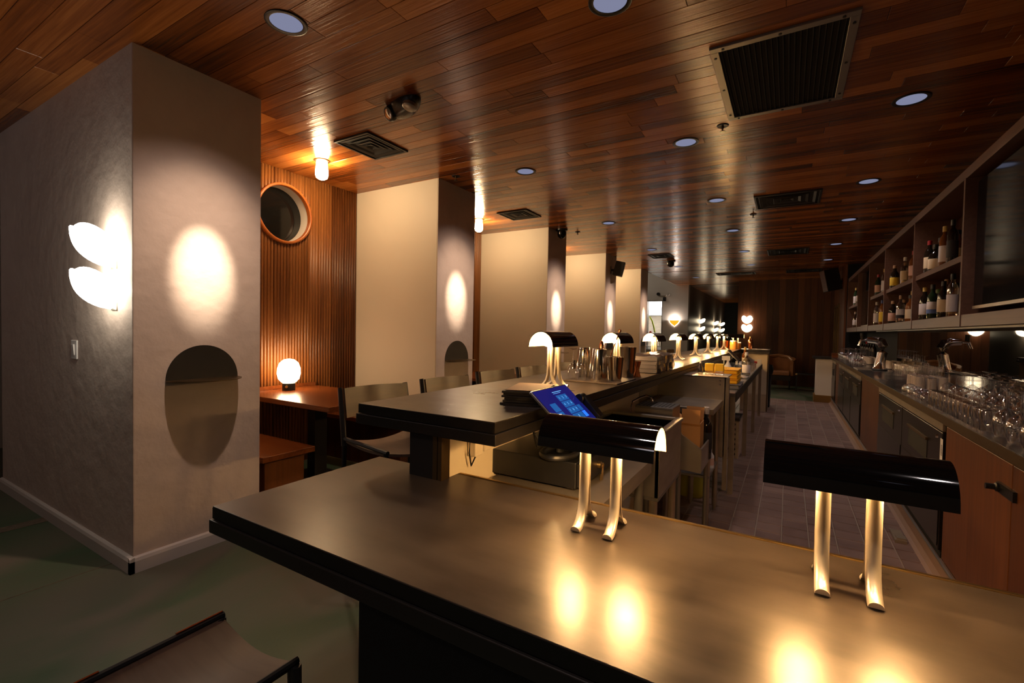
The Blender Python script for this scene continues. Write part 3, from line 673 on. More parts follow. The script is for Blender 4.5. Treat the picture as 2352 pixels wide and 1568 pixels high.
# fittings on the far white wall
t = thing('exit_light', 'small white twin head emergency light high on far white wall', 'emergency light', (-3.36, 14.748, 2.50))
obj('housing', G().box(-0.10, 0.10, -0.06, 0, -0.03, 0.05), M['white'], t)
obj('lamp_head', G().lathe([(0.05,-0.03),(0.05,0.03)], 14, c=(-0.15,-0.06,0.02), R=Matrix.Rotation(PI/2, 3, 'X')), M['plasticblk'], t)
obj('lamp_head', G().lathe([(0.05,-0.03),(0.05,0.03)], 14, c=(0.15,-0.06,0.02), R=Matrix.Rotation(PI/2, 3, 'X')), M['white'], t)
t = tag(obj('wall_camera', G().box(-0.04, 0.04, -0.08, 0, -0.06, 0.06).lathe([(0.03,-0.05),(0.03,0.05)], 12, c=(0,-0.1,0.0), R=Matrix.Rotation(PI/2, 3, 'X')), M['plasticblk'], None, (-3.32, 14.748, 2.36)), 'small black camera below the twin head emergency light', 'camera')
# light switch on the near pillar
t = thing('light_switch', 'white light switch plate below the heart sconce on the near pillar', 'switch', (-3.765, 1.066, 1.157))
obj('plate', G().box(-0.045, 0.045, -0.008, 0, -0.058, 0.058), M['sprayb'], t, bevel=0.003)
obj('rocker', G().cbox((0,-0.010,0), (0.034,0.008,0.066), (0.08,0,0)), M['sprayb'], t)
# half-disc drink ledges on the pillars
for k, (x, y, l) in enumerate(((-2.96, 1.41, 'bent round black ledge on the nearest pillar'), (-2.944, 3.82, 'bent round black ledge on the second pillar'), (-2.944, 6.19, 'bent round black ledge on the third pillar'), (-2.944, 8.58, 'bent round black ledge on the fourth pillar'), (-2.944, 10.95, 'bent round black ledge on the fifth pillar'))):
    t = thing('wall_ledge', l, 'shelf', (x, y, 1.01), group='bent metal ledges on the pillars')
    arc = [(0.195*math.cos(PI*i/32), 0.195*math.sin(PI*i/32)) for i in range(33)]
    obj('back_plate', G().prism([(p[0], p[1]) for p in arc], 'x', 0.0005, 0.004), M['black'], t)
    obj('ledge_plate', G().prism([(p[1]+0.002, p[0]) for p in arc], 'z', -0.004, 0.0), M['bronze'], t)
# ================================================================== BOOTHS
def booth(y0, k):
    wh = ('nearest booth', 'second booth', 'third booth', 'fourth booth')[k]
    t = thing('booth_table', 'red wood table fixed to the fluted wall in the %s' % wh, 'table', (-3.45, y0+0.83, 0))
    obj('tabletop', G().box(-0.60, 0.60, -0.385, 0.385, 0.70, 0.74), M['tablewood'], t, bevel=0.004)
    obj('upstand', G().box(-0.625, -0.601, -0.385, 0.385, 0.741, 0.772), M['tablewood'], t)
    obj('pedestal', G().box(-0.10, 0.0, -0.06, 0.06, 0.02, 0.70), M['black'], t)
    obj('foot', G().box(-0.32, 0.22, -0.2, 0.2, 0.0, 0.02), M['black'], t)
    for (a, c, nm) in ((y0+0.02, y0+0.415, 'near'), (y0+1.30, y0+1.72, 'far')):
        b = thing('booth_bench', 'red wood bench seat on the %s side of the %s' % (nm, wh), 'bench', (-3.5, (a+c)/2, 0))
        h = (c-a)/2
        obj('seat', G().box(-0.57, 0.54, -h, h, 0.41, 0.45), M['tablewood'], b, bevel=0.004)
        obj('plinth', G().box(-0.57, 0.48, -h+0.05, h-0.05, 0.0, 0.41), M['cabwood'], b)
for k, y in enumerate((1.752, 4.10, 6.485, 8.875)): booth(y, k)
# ================================================================== STOOLS
def stool_proto():
    t = thing('bar_stool', '', 'stool')
    # local +x faces the bar; curved seat dips across y
    zs = 0.735
    obj('seat', G().surf(lambda u, v: (-0.20+0.40*u, -0.205+0.41*v, zs - 0.030*math.sin(PI*v) - 0.012*math.sin(PI*u)), 8, 12, 0.013), M['stoolwood'], t)
    obj('backrest', G().surf(lambda u, v: (-0.205-0.045*math.sin(PI*v)-0.03*u, -0.20+0.40*v, 0.845+0.155*u), 6, 14, 0.012), M['backwood'], t)
    for sy in (-1, 1):
        obj('back_post', G().tube([(-0.255, sy*0.205, 1.002), (-0.215, sy*0.207, 0.80), (-0.20, sy*0.208, 0.70)], [0.011,0.013,0.013], 8, 1.6), M['black'], t)
        obj('seat_rail', G().tube([(-0.21, sy*0.207, zs+0.004), (0.21, sy*0.207, zs+0.004)], 0.011, 8), M['black'], t)
        obj('leg', G().tube([(-0.195, sy*0.207, 0.735), (-0.215, sy*0.215, 0.0)], [0.013, 0.010], 8), M['black'], t)
        obj('leg', G().tube([(0.195, sy*0.207, 0.735), (0.205, sy*0.215, 0.0)], [0.013, 0.010], 8), M['black'], t)
    obj('foot_ring', G().tube([(0.203,-0.21,0.25),(0.203,0.21,0.25),(-0.208,0.21,0.25),(-0.208,-0.21,0.25),(0.203,-0.21,0.25)], 0.009, 8), M['steeldark'], t)
    return t
sp = stool_proto(); sp.location = (-1.76, 1.80, 0); sp.rotation_euler = (0,0,-0.20)
sp['label'] = 'dark curved back bar stool pulled up at the near end of the raised bar'; sp['group'] = 'bar stools along the guest side'
for k in range(1, 13):
    y = 1.80 + 0.625*k + random.uniform(-0.02, 0.02)
    dup(sp, (-1.76 + random.uniform(-0.02, 0.02), y, 0), -0.17+random.uniform(-0.04, 0.04), 'dark curved back bar stool at the raised bar, number %s from its near end' % ('two','three','four','five','six','seven','eight','nine','ten','eleven','twelve','thirteen')[k-1])
# low stool at the foreground counter
t = thing('counter_stool', 'low curved veneer stool with metal side rails in the foreground', 'stool', (-1.195, 0.47, 0))
zs = 0.50
obj('seat', G().surf(lambda u, v: (-0.165+0.33*u, -0.23+0.46*v, zs-0.004 - 0.030*math.sin(PI*u)), 14, 8, 0.013), M['stoolwood'], t)
for sx in (-1, 1):
    obj('side_rail', G().tube([(sx*0.17, -0.235, zs), (sx*0.17, 0.235, zs)], 0.009, 8), M['black'], t)
    obj('leg', G().tube([(sx*0.172, 0.225, zs-0.005), (sx*0.175, 0.235, 0.0)], [0.015, 0.012], 8, 1.3), M['black'], t)
    obj('leg', G().tube([(sx*0.172, -0.225, zs-0.005), (sx*0.175, -0.235, 0.0)], [0.015, 0.012], 8, 1.3), M['black'], t)
obj('rail_cap', G().tube([(-0.172, 0.115, zs+0.008), (-0.172, 0.232, zs+0.008)], 0.0045, 8), M['copper'], t)  # copper strips stand in for the highlights along the left rail
obj('rail_cap', G().tube([(-0.172, -0.22, zs+0.008), (-0.172, -0.045, zs+0.008)], 0.0045, 8), M['copper'], t)
# ================================================================== BACK COUNTER
KZ = 0.91
bc = thing('back_counter', 'long black worktop along the right wall', 'counter')
obj('worktop', G().box(0.735, 1.30, 1.25, 11.45, KZ-0.042, KZ), M['stone'], bc, bevel=0.003)
obj('front_edge', G().box(0.728, 0.735, 1.25, 11.45, KZ-0.044, KZ-0.001), M['bronze'], bc)
cov = struct('baseboard_right', G().prism([(0.690,0.004),(0.76,0.004),(0.76,0.11),(0.748,0.11),(0.742,0.045),(0.725,0.018)], 'y', 1.25, 11.1), M['carton'])
cov.data.materials[0] = mat('tan_tile_cove', (0.30,0.19,0.13), 0.45)
obj('cove_trim', G().box(0.736, 0.745, 1.25, 11.1, 0.108, 0.118), M['steeldark'], cov)
def cabinet(y0, y1, lab, handle=False, split=None):
    t = thing('base_cabinet', lab, 'cabinet', (0.76, y0, 0)); w = y1-y0
    obj('carcass', G().box(0.012, 0.50, 0.0, w, 0.12, KZ-0.045), M['cabwood'], t)
    cuts = [0.0] + (split or []) + [w]
    for a, c in zip(cuts[:-1], cuts[1:]):
        d = obj('door', G().box(-0.008, 0.011, a+0.004, c-0.004, 0.125, KZ-0.062), M['cabwood'], t, bevel=0.002)
    if handle:
        obj('latch', G().lathe([(0.018,0),(0.018,0.02),(0.012,0.024),(0.012,0.05),(0.0,0.05)], 14, c=(-0.008,w-0.78,0.735), R=Matrix.Rotation(-PI/2, 3, 'Y')).box(-0.02, -0.008, w-0.92, w-0.76, 0.715, 0.755), M['plasticblk'], t)
    return t
cabinet(1.30, 3.37, 'walnut cabinet with a black latch at the right edge', True, [1.20])
cabinet(5.54, 6.74, 'walnut cabinet panel between the two near black coolers', False, None)
cabinet(9.62, 10.15, 'narrow walnut panel between the far black coolers', False, None)
for y in (3.372, 5.50, 6.76, 9.58):
    pass
def cooler(y0, y1, lab, nd):
    t = thing('back_bar_cooler', lab, 'refrigerator', (0.76, y0, 0)); w = y1-y0
    obj('body', G().box(0.012, 0.50, 0.006, w-0.006, 0.02, KZ-0.046), M['fridge'], t)
    obj('top_rail', G().box(-0.016, 0.0, 0.02, w-0.02, 0.812, 0.858), M['steel'], t, bevel=0.002)
    obj('vent_slats', G().box(-0.004, 0.01, 0.03, 0.10, 0.14, 0.60), M['blackmatte'], t)
    dw = (w-0.04)/nd
    for k in range(nd):
        a = 0.02 + k*dw
        d = obj('door', G().box(-0.014, 0.011, a+0.006, a+dw-0.006, 0.15, 0.805), M['fridge'], t, bevel=0.004)
        obj('handle_recess', G().box(-0.0165, -0.0142, a+dw*0.30, a+dw*0.78, 0.585, 0.715), M['blackmatte'], d)
        obj('handle_lip', G().box(-0.026, -0.0142, a+dw*0.29, a+dw*0.79, 0.706, 0.722), M['bronze'], d)
        obj('lock', G().lathe([(0.012,0),(0.010,0.010),(0.0,0.012)], 12, c=(-0.014, a+0.10, 0.77), R=Matrix.Rotation(-PI/2, 3, 'Y')), M['chrome'], d)
        obj('lower_panel', G().box(-0.018, -0.0142, a+0.02, a+dw-0.02, 0.17, 0.52), M['fridge'], d, bevel=0.003)
    obj('grille', G().box(-0.004, 0.011, 0.02, w-0.02, 0.03, 0.14), M['blackmatte'], t)
    return t
cooler(3.385, 5.53, 'black back bar cooler with steel rail next to latched cabinet', 2)
cooler(6.76, 9.60, 'middle black back bar cooler below the beer tap', 3)
cooler(10.17, 10.95, 'farthest black back bar cooler beside the pale wall end', 1)
we = struct('trim_2', G().box(0.49, 1.28, 10.98, 11.4, 0.0, KZ-0.045), M['white'])
obj('tile_base', G().box(0.465, 1.28, 10.97, 11.41, 0.0, 0.15), M['ochre'], we)
obj('end_cap', G().box(0.43, 0.74, 10.94, 11.45, KZ-0.043, KZ+0.001), M['stone'], we)
t = thing('barcode_sticker', 'white barcode sticker on the side of the black cooler by latched cabinet', 'sticker', (0.744, 3.41, 0.71))
obj('paper', G().box(-0.001, 0.0, -0.024, 0.024, -0.062, 0.062), M['sprayb'], t)
g = G(); zz = -0.03
rb = random.Random(5)
while zz < 0.03:
    w_ = rb.choice((0.0015, 0.003)); g.box(-0.0016, -0.001, -0.014, 0.008, zz, zz+w_); zz += w_ + rb.choice((0.0015, 0.003))
obj('bars', g, M['plasticblk'], t)
# floor clip / mat strap at the cove
tag(obj('floor_clip', G().box(-0.03, 0.03, -0.10, 0.10, 0, 0.02).box(-0.02, 0.03, -0.09, -0.03, 0.02, 0.03), M['steel'], None, (0.655, 3.9, 0.010)), 'small metal clip on the floor at the cooler base', 'clip')
tag(obj('floor_vent', G().box(-0.045, 0.045, -0.13, 0.13, 0.0, 0.012).box(-0.035,0.035,-0.12,-0.07,0.012,0.02).box(-0.035,0.035,-0.04,0.0,0.012,0.02).box(-0.035,0.035,0.04,0.09,0.012,0.02), M['napkin'], None, (0.66, 6.3, 0.010)), 'pale slotted plate on the floor by the middle cooler', 'vent')
# ================================================================== UPPER SHELVES
us = thing('bottle_shelving', 'dark wood open shelving with two screens above the mirror', 'shelf')
UX0, UX1, UZ0, UZ1 = 1.0, 1.30, 1.408, 2.476
obj('bottom_board', G().box(UX0, UX1, 1.6, 11.46, UZ0, UZ0+0.08), M['shelfwood'], us, bevel=0.002)
obj('top_board', G().box(UX0, UX1, 1.6, 11.46, UZ1-0.066, UZ1), M['shelfwood'], us, bevel=0.002)
obj('back_board', G().box(UX1-0.022, UX1, 1.6, 11.46, UZ0+0.08, UZ1-0.066), M['endboard'], us)
posts = (11.45, 9.856, 8.578, 7.286, 5.74, 4.285, 1.7)
for y in posts: obj('upright', G().box(UX0-0.004, UX1-0.022, y-0.016, y+0.016, UZ0, UZ1-0.066), M['shelfwood'], us)
for a, c in ((11.45, 9.856), (8.578, 7.286), (7.286, 5.74), (5.74, 4.285)):
    obj('shelf_board', G().box(UX0+0.015, UX1-0.022, c+0.016, a-0.016, 1.862, 1.905), M['shelfwood'], us)
obj('light_rail', G().box(UX0+0.05, UX0+0.09, 1.6, 8.2, UZ0-0.012, UZ0), M['steeldark'], us)
t = thing('television', 'large dark television screen set in the shelving at right edge', 'television', (1.05, 3.0, 1.93))
obj('screen_panel', G().box(0.0, 0.03, -1.2, 1.23, -0.39, 0.44), M['darkglass'], t, bevel=0.004)
obj('bezel', G().box(-0.004, 0.03, -1.2, 1.235, -0.405, -0.385), M['steel'], t)
t = thing('television', 'second dark screen panel in the far bay of the shelving', 'television', (1.05, 9.217, 1.93))
obj('screen_panel', G().box(0.0, 0.03, -0.60, 0.60, -0.42, 0.45), M['darkglass'], t, bevel=0.004)
obj('bezel', G().box(-0.004, 0.03, -0.605, 0.605, -0.435, -0.418), M['bronze'], t)
# ---------------- bottles
def bottle_proto(kind):
    if kind == 0: prof = [(0.036,0),(0.038,0.006),(0.038,0.185),(0.030,0.212),(0.015,0.235),(0.014,0.285)]; cap = (0.0165,0.262,0.302); lab = (0.0386,0.05,0.15)
    elif kind == 1: prof = [(0.042,0),(0.044,0.006),(0.044,0.15),(0.040,0.175),(0.018,0.205),(0.016,0.255)]; cap = (0.019,0.235,0.27); lab = (0.0446,0.03,0.125)
    elif kind == 2: prof = [(0.032,0),(0.034,0.006),(0.034,0.21),(0.028,0.24),(0.013,0.265),(0.013,0.305)]; cap = (0.0155,0.285,0.33); lab = (0.0346,0.04,0.17)
    else: prof = [(0.046,0),(0.048,0.008),(0.048,0.11),(0.043,0.135),(0.02,0.16),(0.015,0.17),(0.015,0.20)]; cap = (0.02,0.185,0.225); lab = (0.0486,0.015,0.10)
    return prof, cap, lab
BM = {'dark': mat('dark_bottle_glass', (0.012,0.008,0.005), 0.07, spec=0.7), 'amber': mat('amber_whiskey_bottle', (0.16,0.05,0.010), 0.07, spec=0.7), 'green': mat('green_bottle_glass', (0.012,0.03,0.012), 0.07, spec=0.7), 'clear': M['bottleglass'], 'white': mat('white_bottle', (0.65,0.60,0.58), 0.3)}
LM = {k: mat(k+'_label', c, 0.6) for k, c in {'cream': (0.70,0.55,0.36), 'white': (0.72,0.66,0.66), 'yellow': (0.72,0.48,0.04), 'pink': (0.68,0.42,0.33), 'orange': (0.75,0.20,0.03), 'blue': (0.12,0.20,0.48), 'teal': (0.01,0.22,0.17), 'black': (0.02,0.02,0.03), 'tan': (0.55,0.40,0.20)}.items()}
KM = {k: mat(k+'_cap', c, 0.4) for k, c in {'red': (0.35,0.01,0.02), 'black': (0.01,0.01,0.01), 'gold': (0.62,0.42,0.12), 'green': (0.06,0.16,0.03), 'white': (0.6,0.56,0.52), 'wood': (0.36,0.2,0.1), 'blue': (0.05,0.08,0.3)}.items()}
meshes = {}
def bottle(kind, body, lab, cap, loc, label, group, band=None):
    prof, cp, lb = bottle_proto(kind)
    key = ('b', kind, body)
    if key not in meshes: meshes[key] = G().lathe(prof, 16).mesh('liquor_bottle', BM[body])
    o = obj('liquor_bottle', meshes[key], None, None, loc, (0, 0, random.uniform(0, 6))); tag(o, label, 'bottle', group)
    key = ('l', kind, lab)
    if key not in meshes: meshes[key] = G().shell([(lb[0], lb[1]), (lb[0]+0.0003, lb[1]+0.001), (lb[0]+0.0003, lb[2]-0.001), (lb[0], lb[2])], 16).mesh('label', LM[lab])
    obj('label', meshes[key], None, o)
    if band:
        key = ('n', kind, band)
        if key not in meshes: meshes[key] = G().shell([(lb[0]+0.0008, lb[1]), (lb[0]+0.0008, lb[1]+0.035)], 16).mesh('label_band', LM[band])
        obj('label_band', meshes[key], None, o)
    key = ('c', kind, cap)
    if key not in meshes: meshes[key] = G().lathe([(cp[0], cp[1]), (cp[0], cp[2]-0.003), (cp[0]-0.003, cp[2])], 14).mesh('cap', KM[cap])
    obj('cap', meshes[key], None, o)
    return o
ORD = ['first', 'second', 'third', 'fourth', 'fifth', 'sixth', 'seventh', 'eighth']
def shelf_row(ya, yb, z, specs, where, group, x=1.068):
    n = len(specs)
    for k, (kind, body, lab, cap, band) in enumerate(specs):
        y = ya + (yb-ya)*k/max(1, n-1)
        bottle(kind, body, lab, cap, (x + (0.055 if k % 2 else 0) + random.uniform(-0.01, 0.01), y, z), '%s bottle, %s label, %s cap, %s from left on %s' % (body, lab, cap, ORD[k], where), group, band)
ZU, ZL = 1.906, 1.489
shelf_row(5.56, 4.66, ZU, [(0,'dark','cream','red',None),(0,'dark','white','black',None),(3,'dark','cream','black',None),(0,'dark','white','red',None),(2,'amber','white','gold',None),(1,'amber','cream','black','orange'),(2,'dark','black','black',None),(2,'white','white','red','orange')], 'upper shelf beside the television', 'bottles on the upper shelf beside the television')
shelf_row(5.62, 4.75, ZL, [(0,'dark','white','gold',None),(1,'green','pink','green','teal'),(0,'green','white','black','blue'),(2,'amber','black','wood',None),(0,'dark','cream','black',None),(1,'amber','tan','black',None),(2,'clear','white','black',None)], 'lower shelf beside the television', 'bottles on the lower shelf beside the television')
shelf_row(7.05, 6.15, ZU, [(1,'dark','yellow','wood',None),(1,'dark','yellow','wood',None),(0,'clear','cream','white',None),(1,'amber','pink','gold','orange'),(0,'amber','pink','red',None)], 'second bay upper shelf', 'bottles on the second bay upper shelf')
shelf_row(7.12, 6.15, ZL, [(1,'dark','pink','wood',None),(1,'dark','pink','wood',None),(0,'clear','white','wood','black'),(2,'green','white','gold',None),(1,'amber','cream','black',None)], 'second bay lower shelf', 'bottles on the second bay lower shelf')
shelf_row(8.30, 7.65, ZU, [(0,'green','pink','red',None),(0,'clear','white','white',None),(2,'clear','white','gold',None),(0,'dark','white','white',None)], 'third bay upper shelf', 'bottles on the third bay upper shelf')
shelf_row(8.30, 7.65, ZL, [(2,'clear','white','white',None),(0,'clear','white','black',None),(2,'amber','yellow','blue',None),(2,'amber','cream','gold',None)], 'third bay lower shelf', 'bottles on the third bay lower shelf')
shelf_row(10.8, 10.35, ZU, [(2,'green','white','gold',None),(2,'clear','white','green',None),(0,'clear','white','white',None)], 'farthest bay upper shelf', 'bottles on the farthest bay upper shelf')
shelf_row(10.9, 10.4, ZL, [(0,'clear','white','white',None),(2,'green','white','gold',None),(2,'clear','white','white',None)], 'farthest bay lower shelf', 'bottles on the farthest bay lower shelf')
# ================================================================== BACK COUNTER OBJECTS
# beer towers
t = thing('beer_tower', 'curved chrome beer tower with two black handled taps', 'tap', (0.98, 7.30, KZ))
obj('column', G().tube([(0.0,0,0.0),(0.005,0,0.04),(0.012,0,0.12),(0.03,0,0.22),(0.035,0,0.30),(0.01,0,0.355),(-0.05,0,0.375),(-0.13,0,0.375)], [0.075,0.060,0.052,0.052,0.055,0.055,0.045,0.036], 16), M['chrome'], t)
obj('base', G().lathe([(0.085,0),(0.085,0.012),(0.07,0.02)], 24), M['plasticblk'], t)
for dy in (-0.035, 0.035):
    f = obj('faucet', G().tube([(-0.13,dy,0.375),(-0.19,dy,0.37),(-0.215,dy,0.30)], [0.016,0.013,0.009], 10), M['chrome'], t)
    obj('tap_handle', G().tube([(-0.18,dy,0.375),(-0.185,dy,0.46)], [0.012,0.016], 10), M['plasticblk'], f)
t = thing('drip_tray', 'flat steel drip tray in front of the beer tower', 'tray', (0.818, 7.32, KZ))
obj('tray', G().box(-0.074, 0.074, -0.22, 0.22, 0.0, 0.012), M['steeldark'], t, bevel=0.003)
g = G()
for k in range(12): g.box(-0.065, 0.065, -0.205+k*0.036, -0.19+k*0.036, 0.012, 0.016)
obj('grid', g, M['steel'], t)
# glassware meshes
wine_prof = [(0.034,0.0),(0.040,0.03),(0.042,0.062),(0.034,0.092),(0.014,0.108),(0.0045,0.116),(0.004,0.180),(0.008,0.192),(0.035,0.199),(0.036,0.201)]
coupe_prof = [(0.048,0.0),(0.050,0.02),(0.045,0.045),(0.025,0.062),(0.006,0.068),(0.0045,0.074),(0.0045,0.145),(0.008,0.153),(0.034,0.158),(0.035,0.160)]
tumb_prof = [(0.036,0.0),(0.0355,0.004),(0.034,0.09),(0.033,0.094),(0.0,0.094)]
high_prof = [(0.033,0.0),(0.033,0.004),(0.0315,0.14),(0.0305,0.146),(0.0,0.146)]
GM = {'wine': G().shell(wine_prof, 16).mesh('wine_glass', M['glass']), 'coupe': G().shell(coupe_prof, 16).mesh('coupe_glass', M['glass']), 'tumbler': G().shell(tumb_prof, 14).mesh('tumbler', M['glass']), 'highball': G().shell(high_prof, 14).mesh('highball_glass', M['glass'])}
GN = {'wine': 'wine_glass', 'coupe': 'coupe_glass', 'tumbler': 'tumbler', 'highball': 'highball_glass'}
def glass(kind, loc, label, group, s=1.0):
    o = obj(GN[kind], GM[kind], None, None, loc, (0, 0, random.uniform(0, 6)))
    if s != 1.0: o.scale = (s, s, s)
    return tag(o, label, 'glass', group)
# near crowd: wine glasses at the back, coupes at the left, tumblers along the edge
rg = random.Random(11)
NUM = ['first','second','third','fourth','fifth','sixth','seventh','eighth','ninth','tenth','eleventh','twelfth']
for i, (x, rn) in enumerate(((0.955, 'front'), (1.055, 'middle'), (1.155, 'back'))):
    for j in range(10):
        y = 4.28 - j*0.165 - (0.08 if i % 2 else 0)
        glass('wine', (x+rg.uniform(-.004,.004), y+rg.uniform(-.02,.02), KZ), 'upside down wine glass in the near crowd, %s from left in its %s row' % (NUM[j], rn), 'upside down wine glasses on the near back counter')
for k, (x, y) in enumerate(((0.80, 4.55), (0.80, 4.36), (0.80, 4.17), (0.80, 3.98))):
    glass('coupe', (x, y, KZ), 'upside down coupe at the left front of the glass crowd, %s from left' % NUM[k], 'upside down coupes at the left of the near crowd')
for j in range(12):
    for i in range(2):
        glass('tumbler', (0.795+i*0.076, 3.82-j*0.082+i*0.03, KZ), 'upside down tumbler along the counter edge, %s from left in the %s row' % (NUM[j], ('edge', 'inner')[i]), 'upside down tumblers along the counter edge')
for k, (x, y) in enumerate(((0.80, 2.74), (0.80, 2.60), (0.80, 2.46), (0.90, 2.53))):
    glass('wine', (x, y, KZ), 'large upside down wine glass at the crowd right end, %s from left' % NUM[k], 'large wine glasses at the right end', 1.1)
# plastic cup crate behind them
def cup_stack(lab, loc, nx, ny, h=0.105):
    t = thing('cup_tray', lab, 'tray', loc)
    obj('tray', G().box(-nx*0.035-0.01, nx*0.035+0.01, -ny*0.035-0.01, ny*0.035+0.01, 0, 0.008), M['plasticclear'], t)
    me = meshes.setdefault('cup', G().lathe([(0.032,0.008),(0.033,0.012),(0.030,h)], 10).mesh('cup', mat('frosted_clear_cup', (0.55,0.46,0.38), 0.12, spec=0.8, alpha=1)))
    for i in range(nx):
        for j in range(ny): obj('cup', me, None, t, (-(nx-1)*0.035+i*0.07, -(ny-1)*0.035+j*0.07, 0))
    return t
cup_stack('tray of short cups behind the coupes on the near back counter', (0.98, 4.98, KZ), 3, 5)
cup_stack('long tray of cut glass cups left of the beer tower', (1.10, 8.95, KZ), 2, 8)
cup_stack('tray of cut glass cups right of the beer tower at the mirror', (1.19, 7.80, KZ), 2, 5)
for j in range(6):
    for i in range(2): glass('tumbler', (1.14+i*0.085, 7.30-j*0.11, KZ), 'upside down tumbler right of the beer tower, %s from left, %s row' % (NUM[j], ('front', 'mirror side')[i]), 'tumblers right of the beer tower')
for j in range(8):
    for i in range(3):
        glass('wine', (0.86+i*0.11, 10.75-j*0.19+(0.06 if i == 1 else 0), KZ), 'wine glass in the far crowd, %s from left, %s row' % (NUM[j], ('edge', 'middle', 'mirror side')[i]), 'far wine glasses left of the beer tower', 1.0)
for j in range(6):
    glass('coupe', (0.90+(j % 2)*0.05, 9.2-j*0.13, KZ), 'coupe between the far wine glasses and the beer tower, %s from left' % NUM[j], 'coupes between wine glasses and tower')
tag(obj('wood_box', G().box(-0.06, 0.06, -0.10, 0.10, 0, 0.07).box(-0.065, 0.065, -0.105, 0.105, 0.07, 0.08), M['tablewood'], None, (0.80, 11.05, KZ)), 'small reddish wood box at the far end of back counter', 'box')
for k in range(6):
    bottle(2, 'dark', 'black', 'black' if k != 2 else 'red', (1.20, 10.9-k*0.28, KZ), 'dark bottle behind the far glasses, %s from the left' % ORD[k], 'dark bottles behind the far glasses')
# ================================================================== ON THE RAISED BAR
menus = G()
t = thing('menu_stack', 'stack of dark leather check folders on the near end of bar', 'menu', (-0.815, 1.51, BZ), 0.25)
for k in range(6):
    f = obj('folder', G().box(-0.075, 0.075, -0.12, 0.12, k*0.0085, k*0.0085+0.007), M['leather'], t, (random.uniform(-.006,.006), random.uniform(-.008,.008), 0), (0,0,random.uniform(-.06,.06)))
obj('paper', G().box(-0.07, 0.07, -0.115, 0.112, 0.0515, 0.053), M['kraft'], t, rot=(0,0,0.05))
t = tag(obj('bar_mat', G().box(-0.145, 0.145, -0.165, 0.165, 0, 0.006), M['rubber'], None, (-0.862, 2.38, BZ), bevel=0.002), 'brown bar mat under the shaker tins', 'mat')
Z2 = BZ+0.006
def wg(x, y, lab): glass('wine', (x, y, Z2), lab, 'stemmed glasses on the bar mat')
for x, y, l in ((-0.975, 2.27, 'left upside down stemmed glass on the bar mat'), (-0.925, 2.255, 'right upside down stemmed glass on the bar mat')):
    o = tag(obj('stemmed_glass', GM['wine'], None, None, (x, y, Z2), (0,0,0)), l, 'glass', 'stemmed glasses on the bar mat'); o.scale = (0.72, 0.72, 0.82)
def tin(x, y, h, r, lab, z=Z2, inv=False):
    p = [(r*0.72,0),(r*0.74,0.004),(r,h-0.002),(r*1.02,h),(r*0.97,h),(r*0.71,0.006),(0,0.006)]
    if inv: p = [(r,0),(r*1.02,0.003),(r*0.74,h-0.004),(r*0.72,h),(0,h)]
    return tag(obj('shaker_tin', G().lathe(p, 24), M['tin'], None, (x, y, z)), lab, 'shaker tin', 'steel shaker tins on the bar')
tin(-0.99, 2.45, 0.165, 0.045, 'upturned shaker tin at the back left, behind the stemmed glasses', inv=True)
tin(-0.893, 2.40, 0.165, 0.045, 'upturned tall shaker tin right of the stemmed glasses', inv=True)
tin(-0.835, 2.285, 0.165, 0.045, 'upturned tall shaker tin in the middle of the bar mat', inv=True)
tin(-0.775, 2.36, 0.125, 0.043, 'short shaker tin with open top at the right of the group')
tin(-0.80, 2.66, 0.175, 0.048, 'tall shaker tin standing alone before the second bar lamp', BZ)
t = thing('tool_cup', 'slim steel cup holding a muddler and a long bar spoon', 'cup', (-0.875, 2.445, Z2))
obj('cup', G().lathe([(0.024,0),(0.026,0.12),(0.0245,0.12),(0.022,0.004),(0,0.004)], 18), M['tin'], t)
tag(obj('muddler', G().lathe([(0.010,0.0),(0.011,0.10),(0.014,0.14),(0.013,0.18),(0.006,0.196),(0.0,0.198)], 14), M['copper'], None, (-0.884, 2.44, Z2+0.008), (0.05, 0.03, 0)), 'copper colored muddler standing in the slim tool cup', 'muddler')
tag(obj('bar_spoon', G().tube([(0,0,0),(0.03,0.03,0.12),(0.062,0.062,0.245)], 0.0028, 8).lathe([(0.0,-0.012),(0.009,-0.006),(0.010,0.004),(0.0,0.012)], 10, c=(0.065,0.065,0.255)), M['copper'], None, (-0.868, 2.44, Z2+0.006)), 'thin copper bar spoon leaning out of the slim tool cup', 'spoon')
t = tag(obj('jigger', G().lathe([(0.020,0),(0.021,0.003),(0.011,0.042),(0.022,0.092),(0.020,0.092),(0.010,0.046),(0,0.046)], 20), M['copper'], None, (-0.755, 2.70, BZ)), 'copper jigger beside the lone shaker tin', 'jigger')
tag(obj('steel_cup', G().lathe([(0.016,0),(0.022,0.05),(0.021,0.05),(0.015,0.003),(0,0.003)], 16), M['tin'], None, (-0.80, 2.755, BZ)), 'small steel cup left of the copper jigger', 'cup')
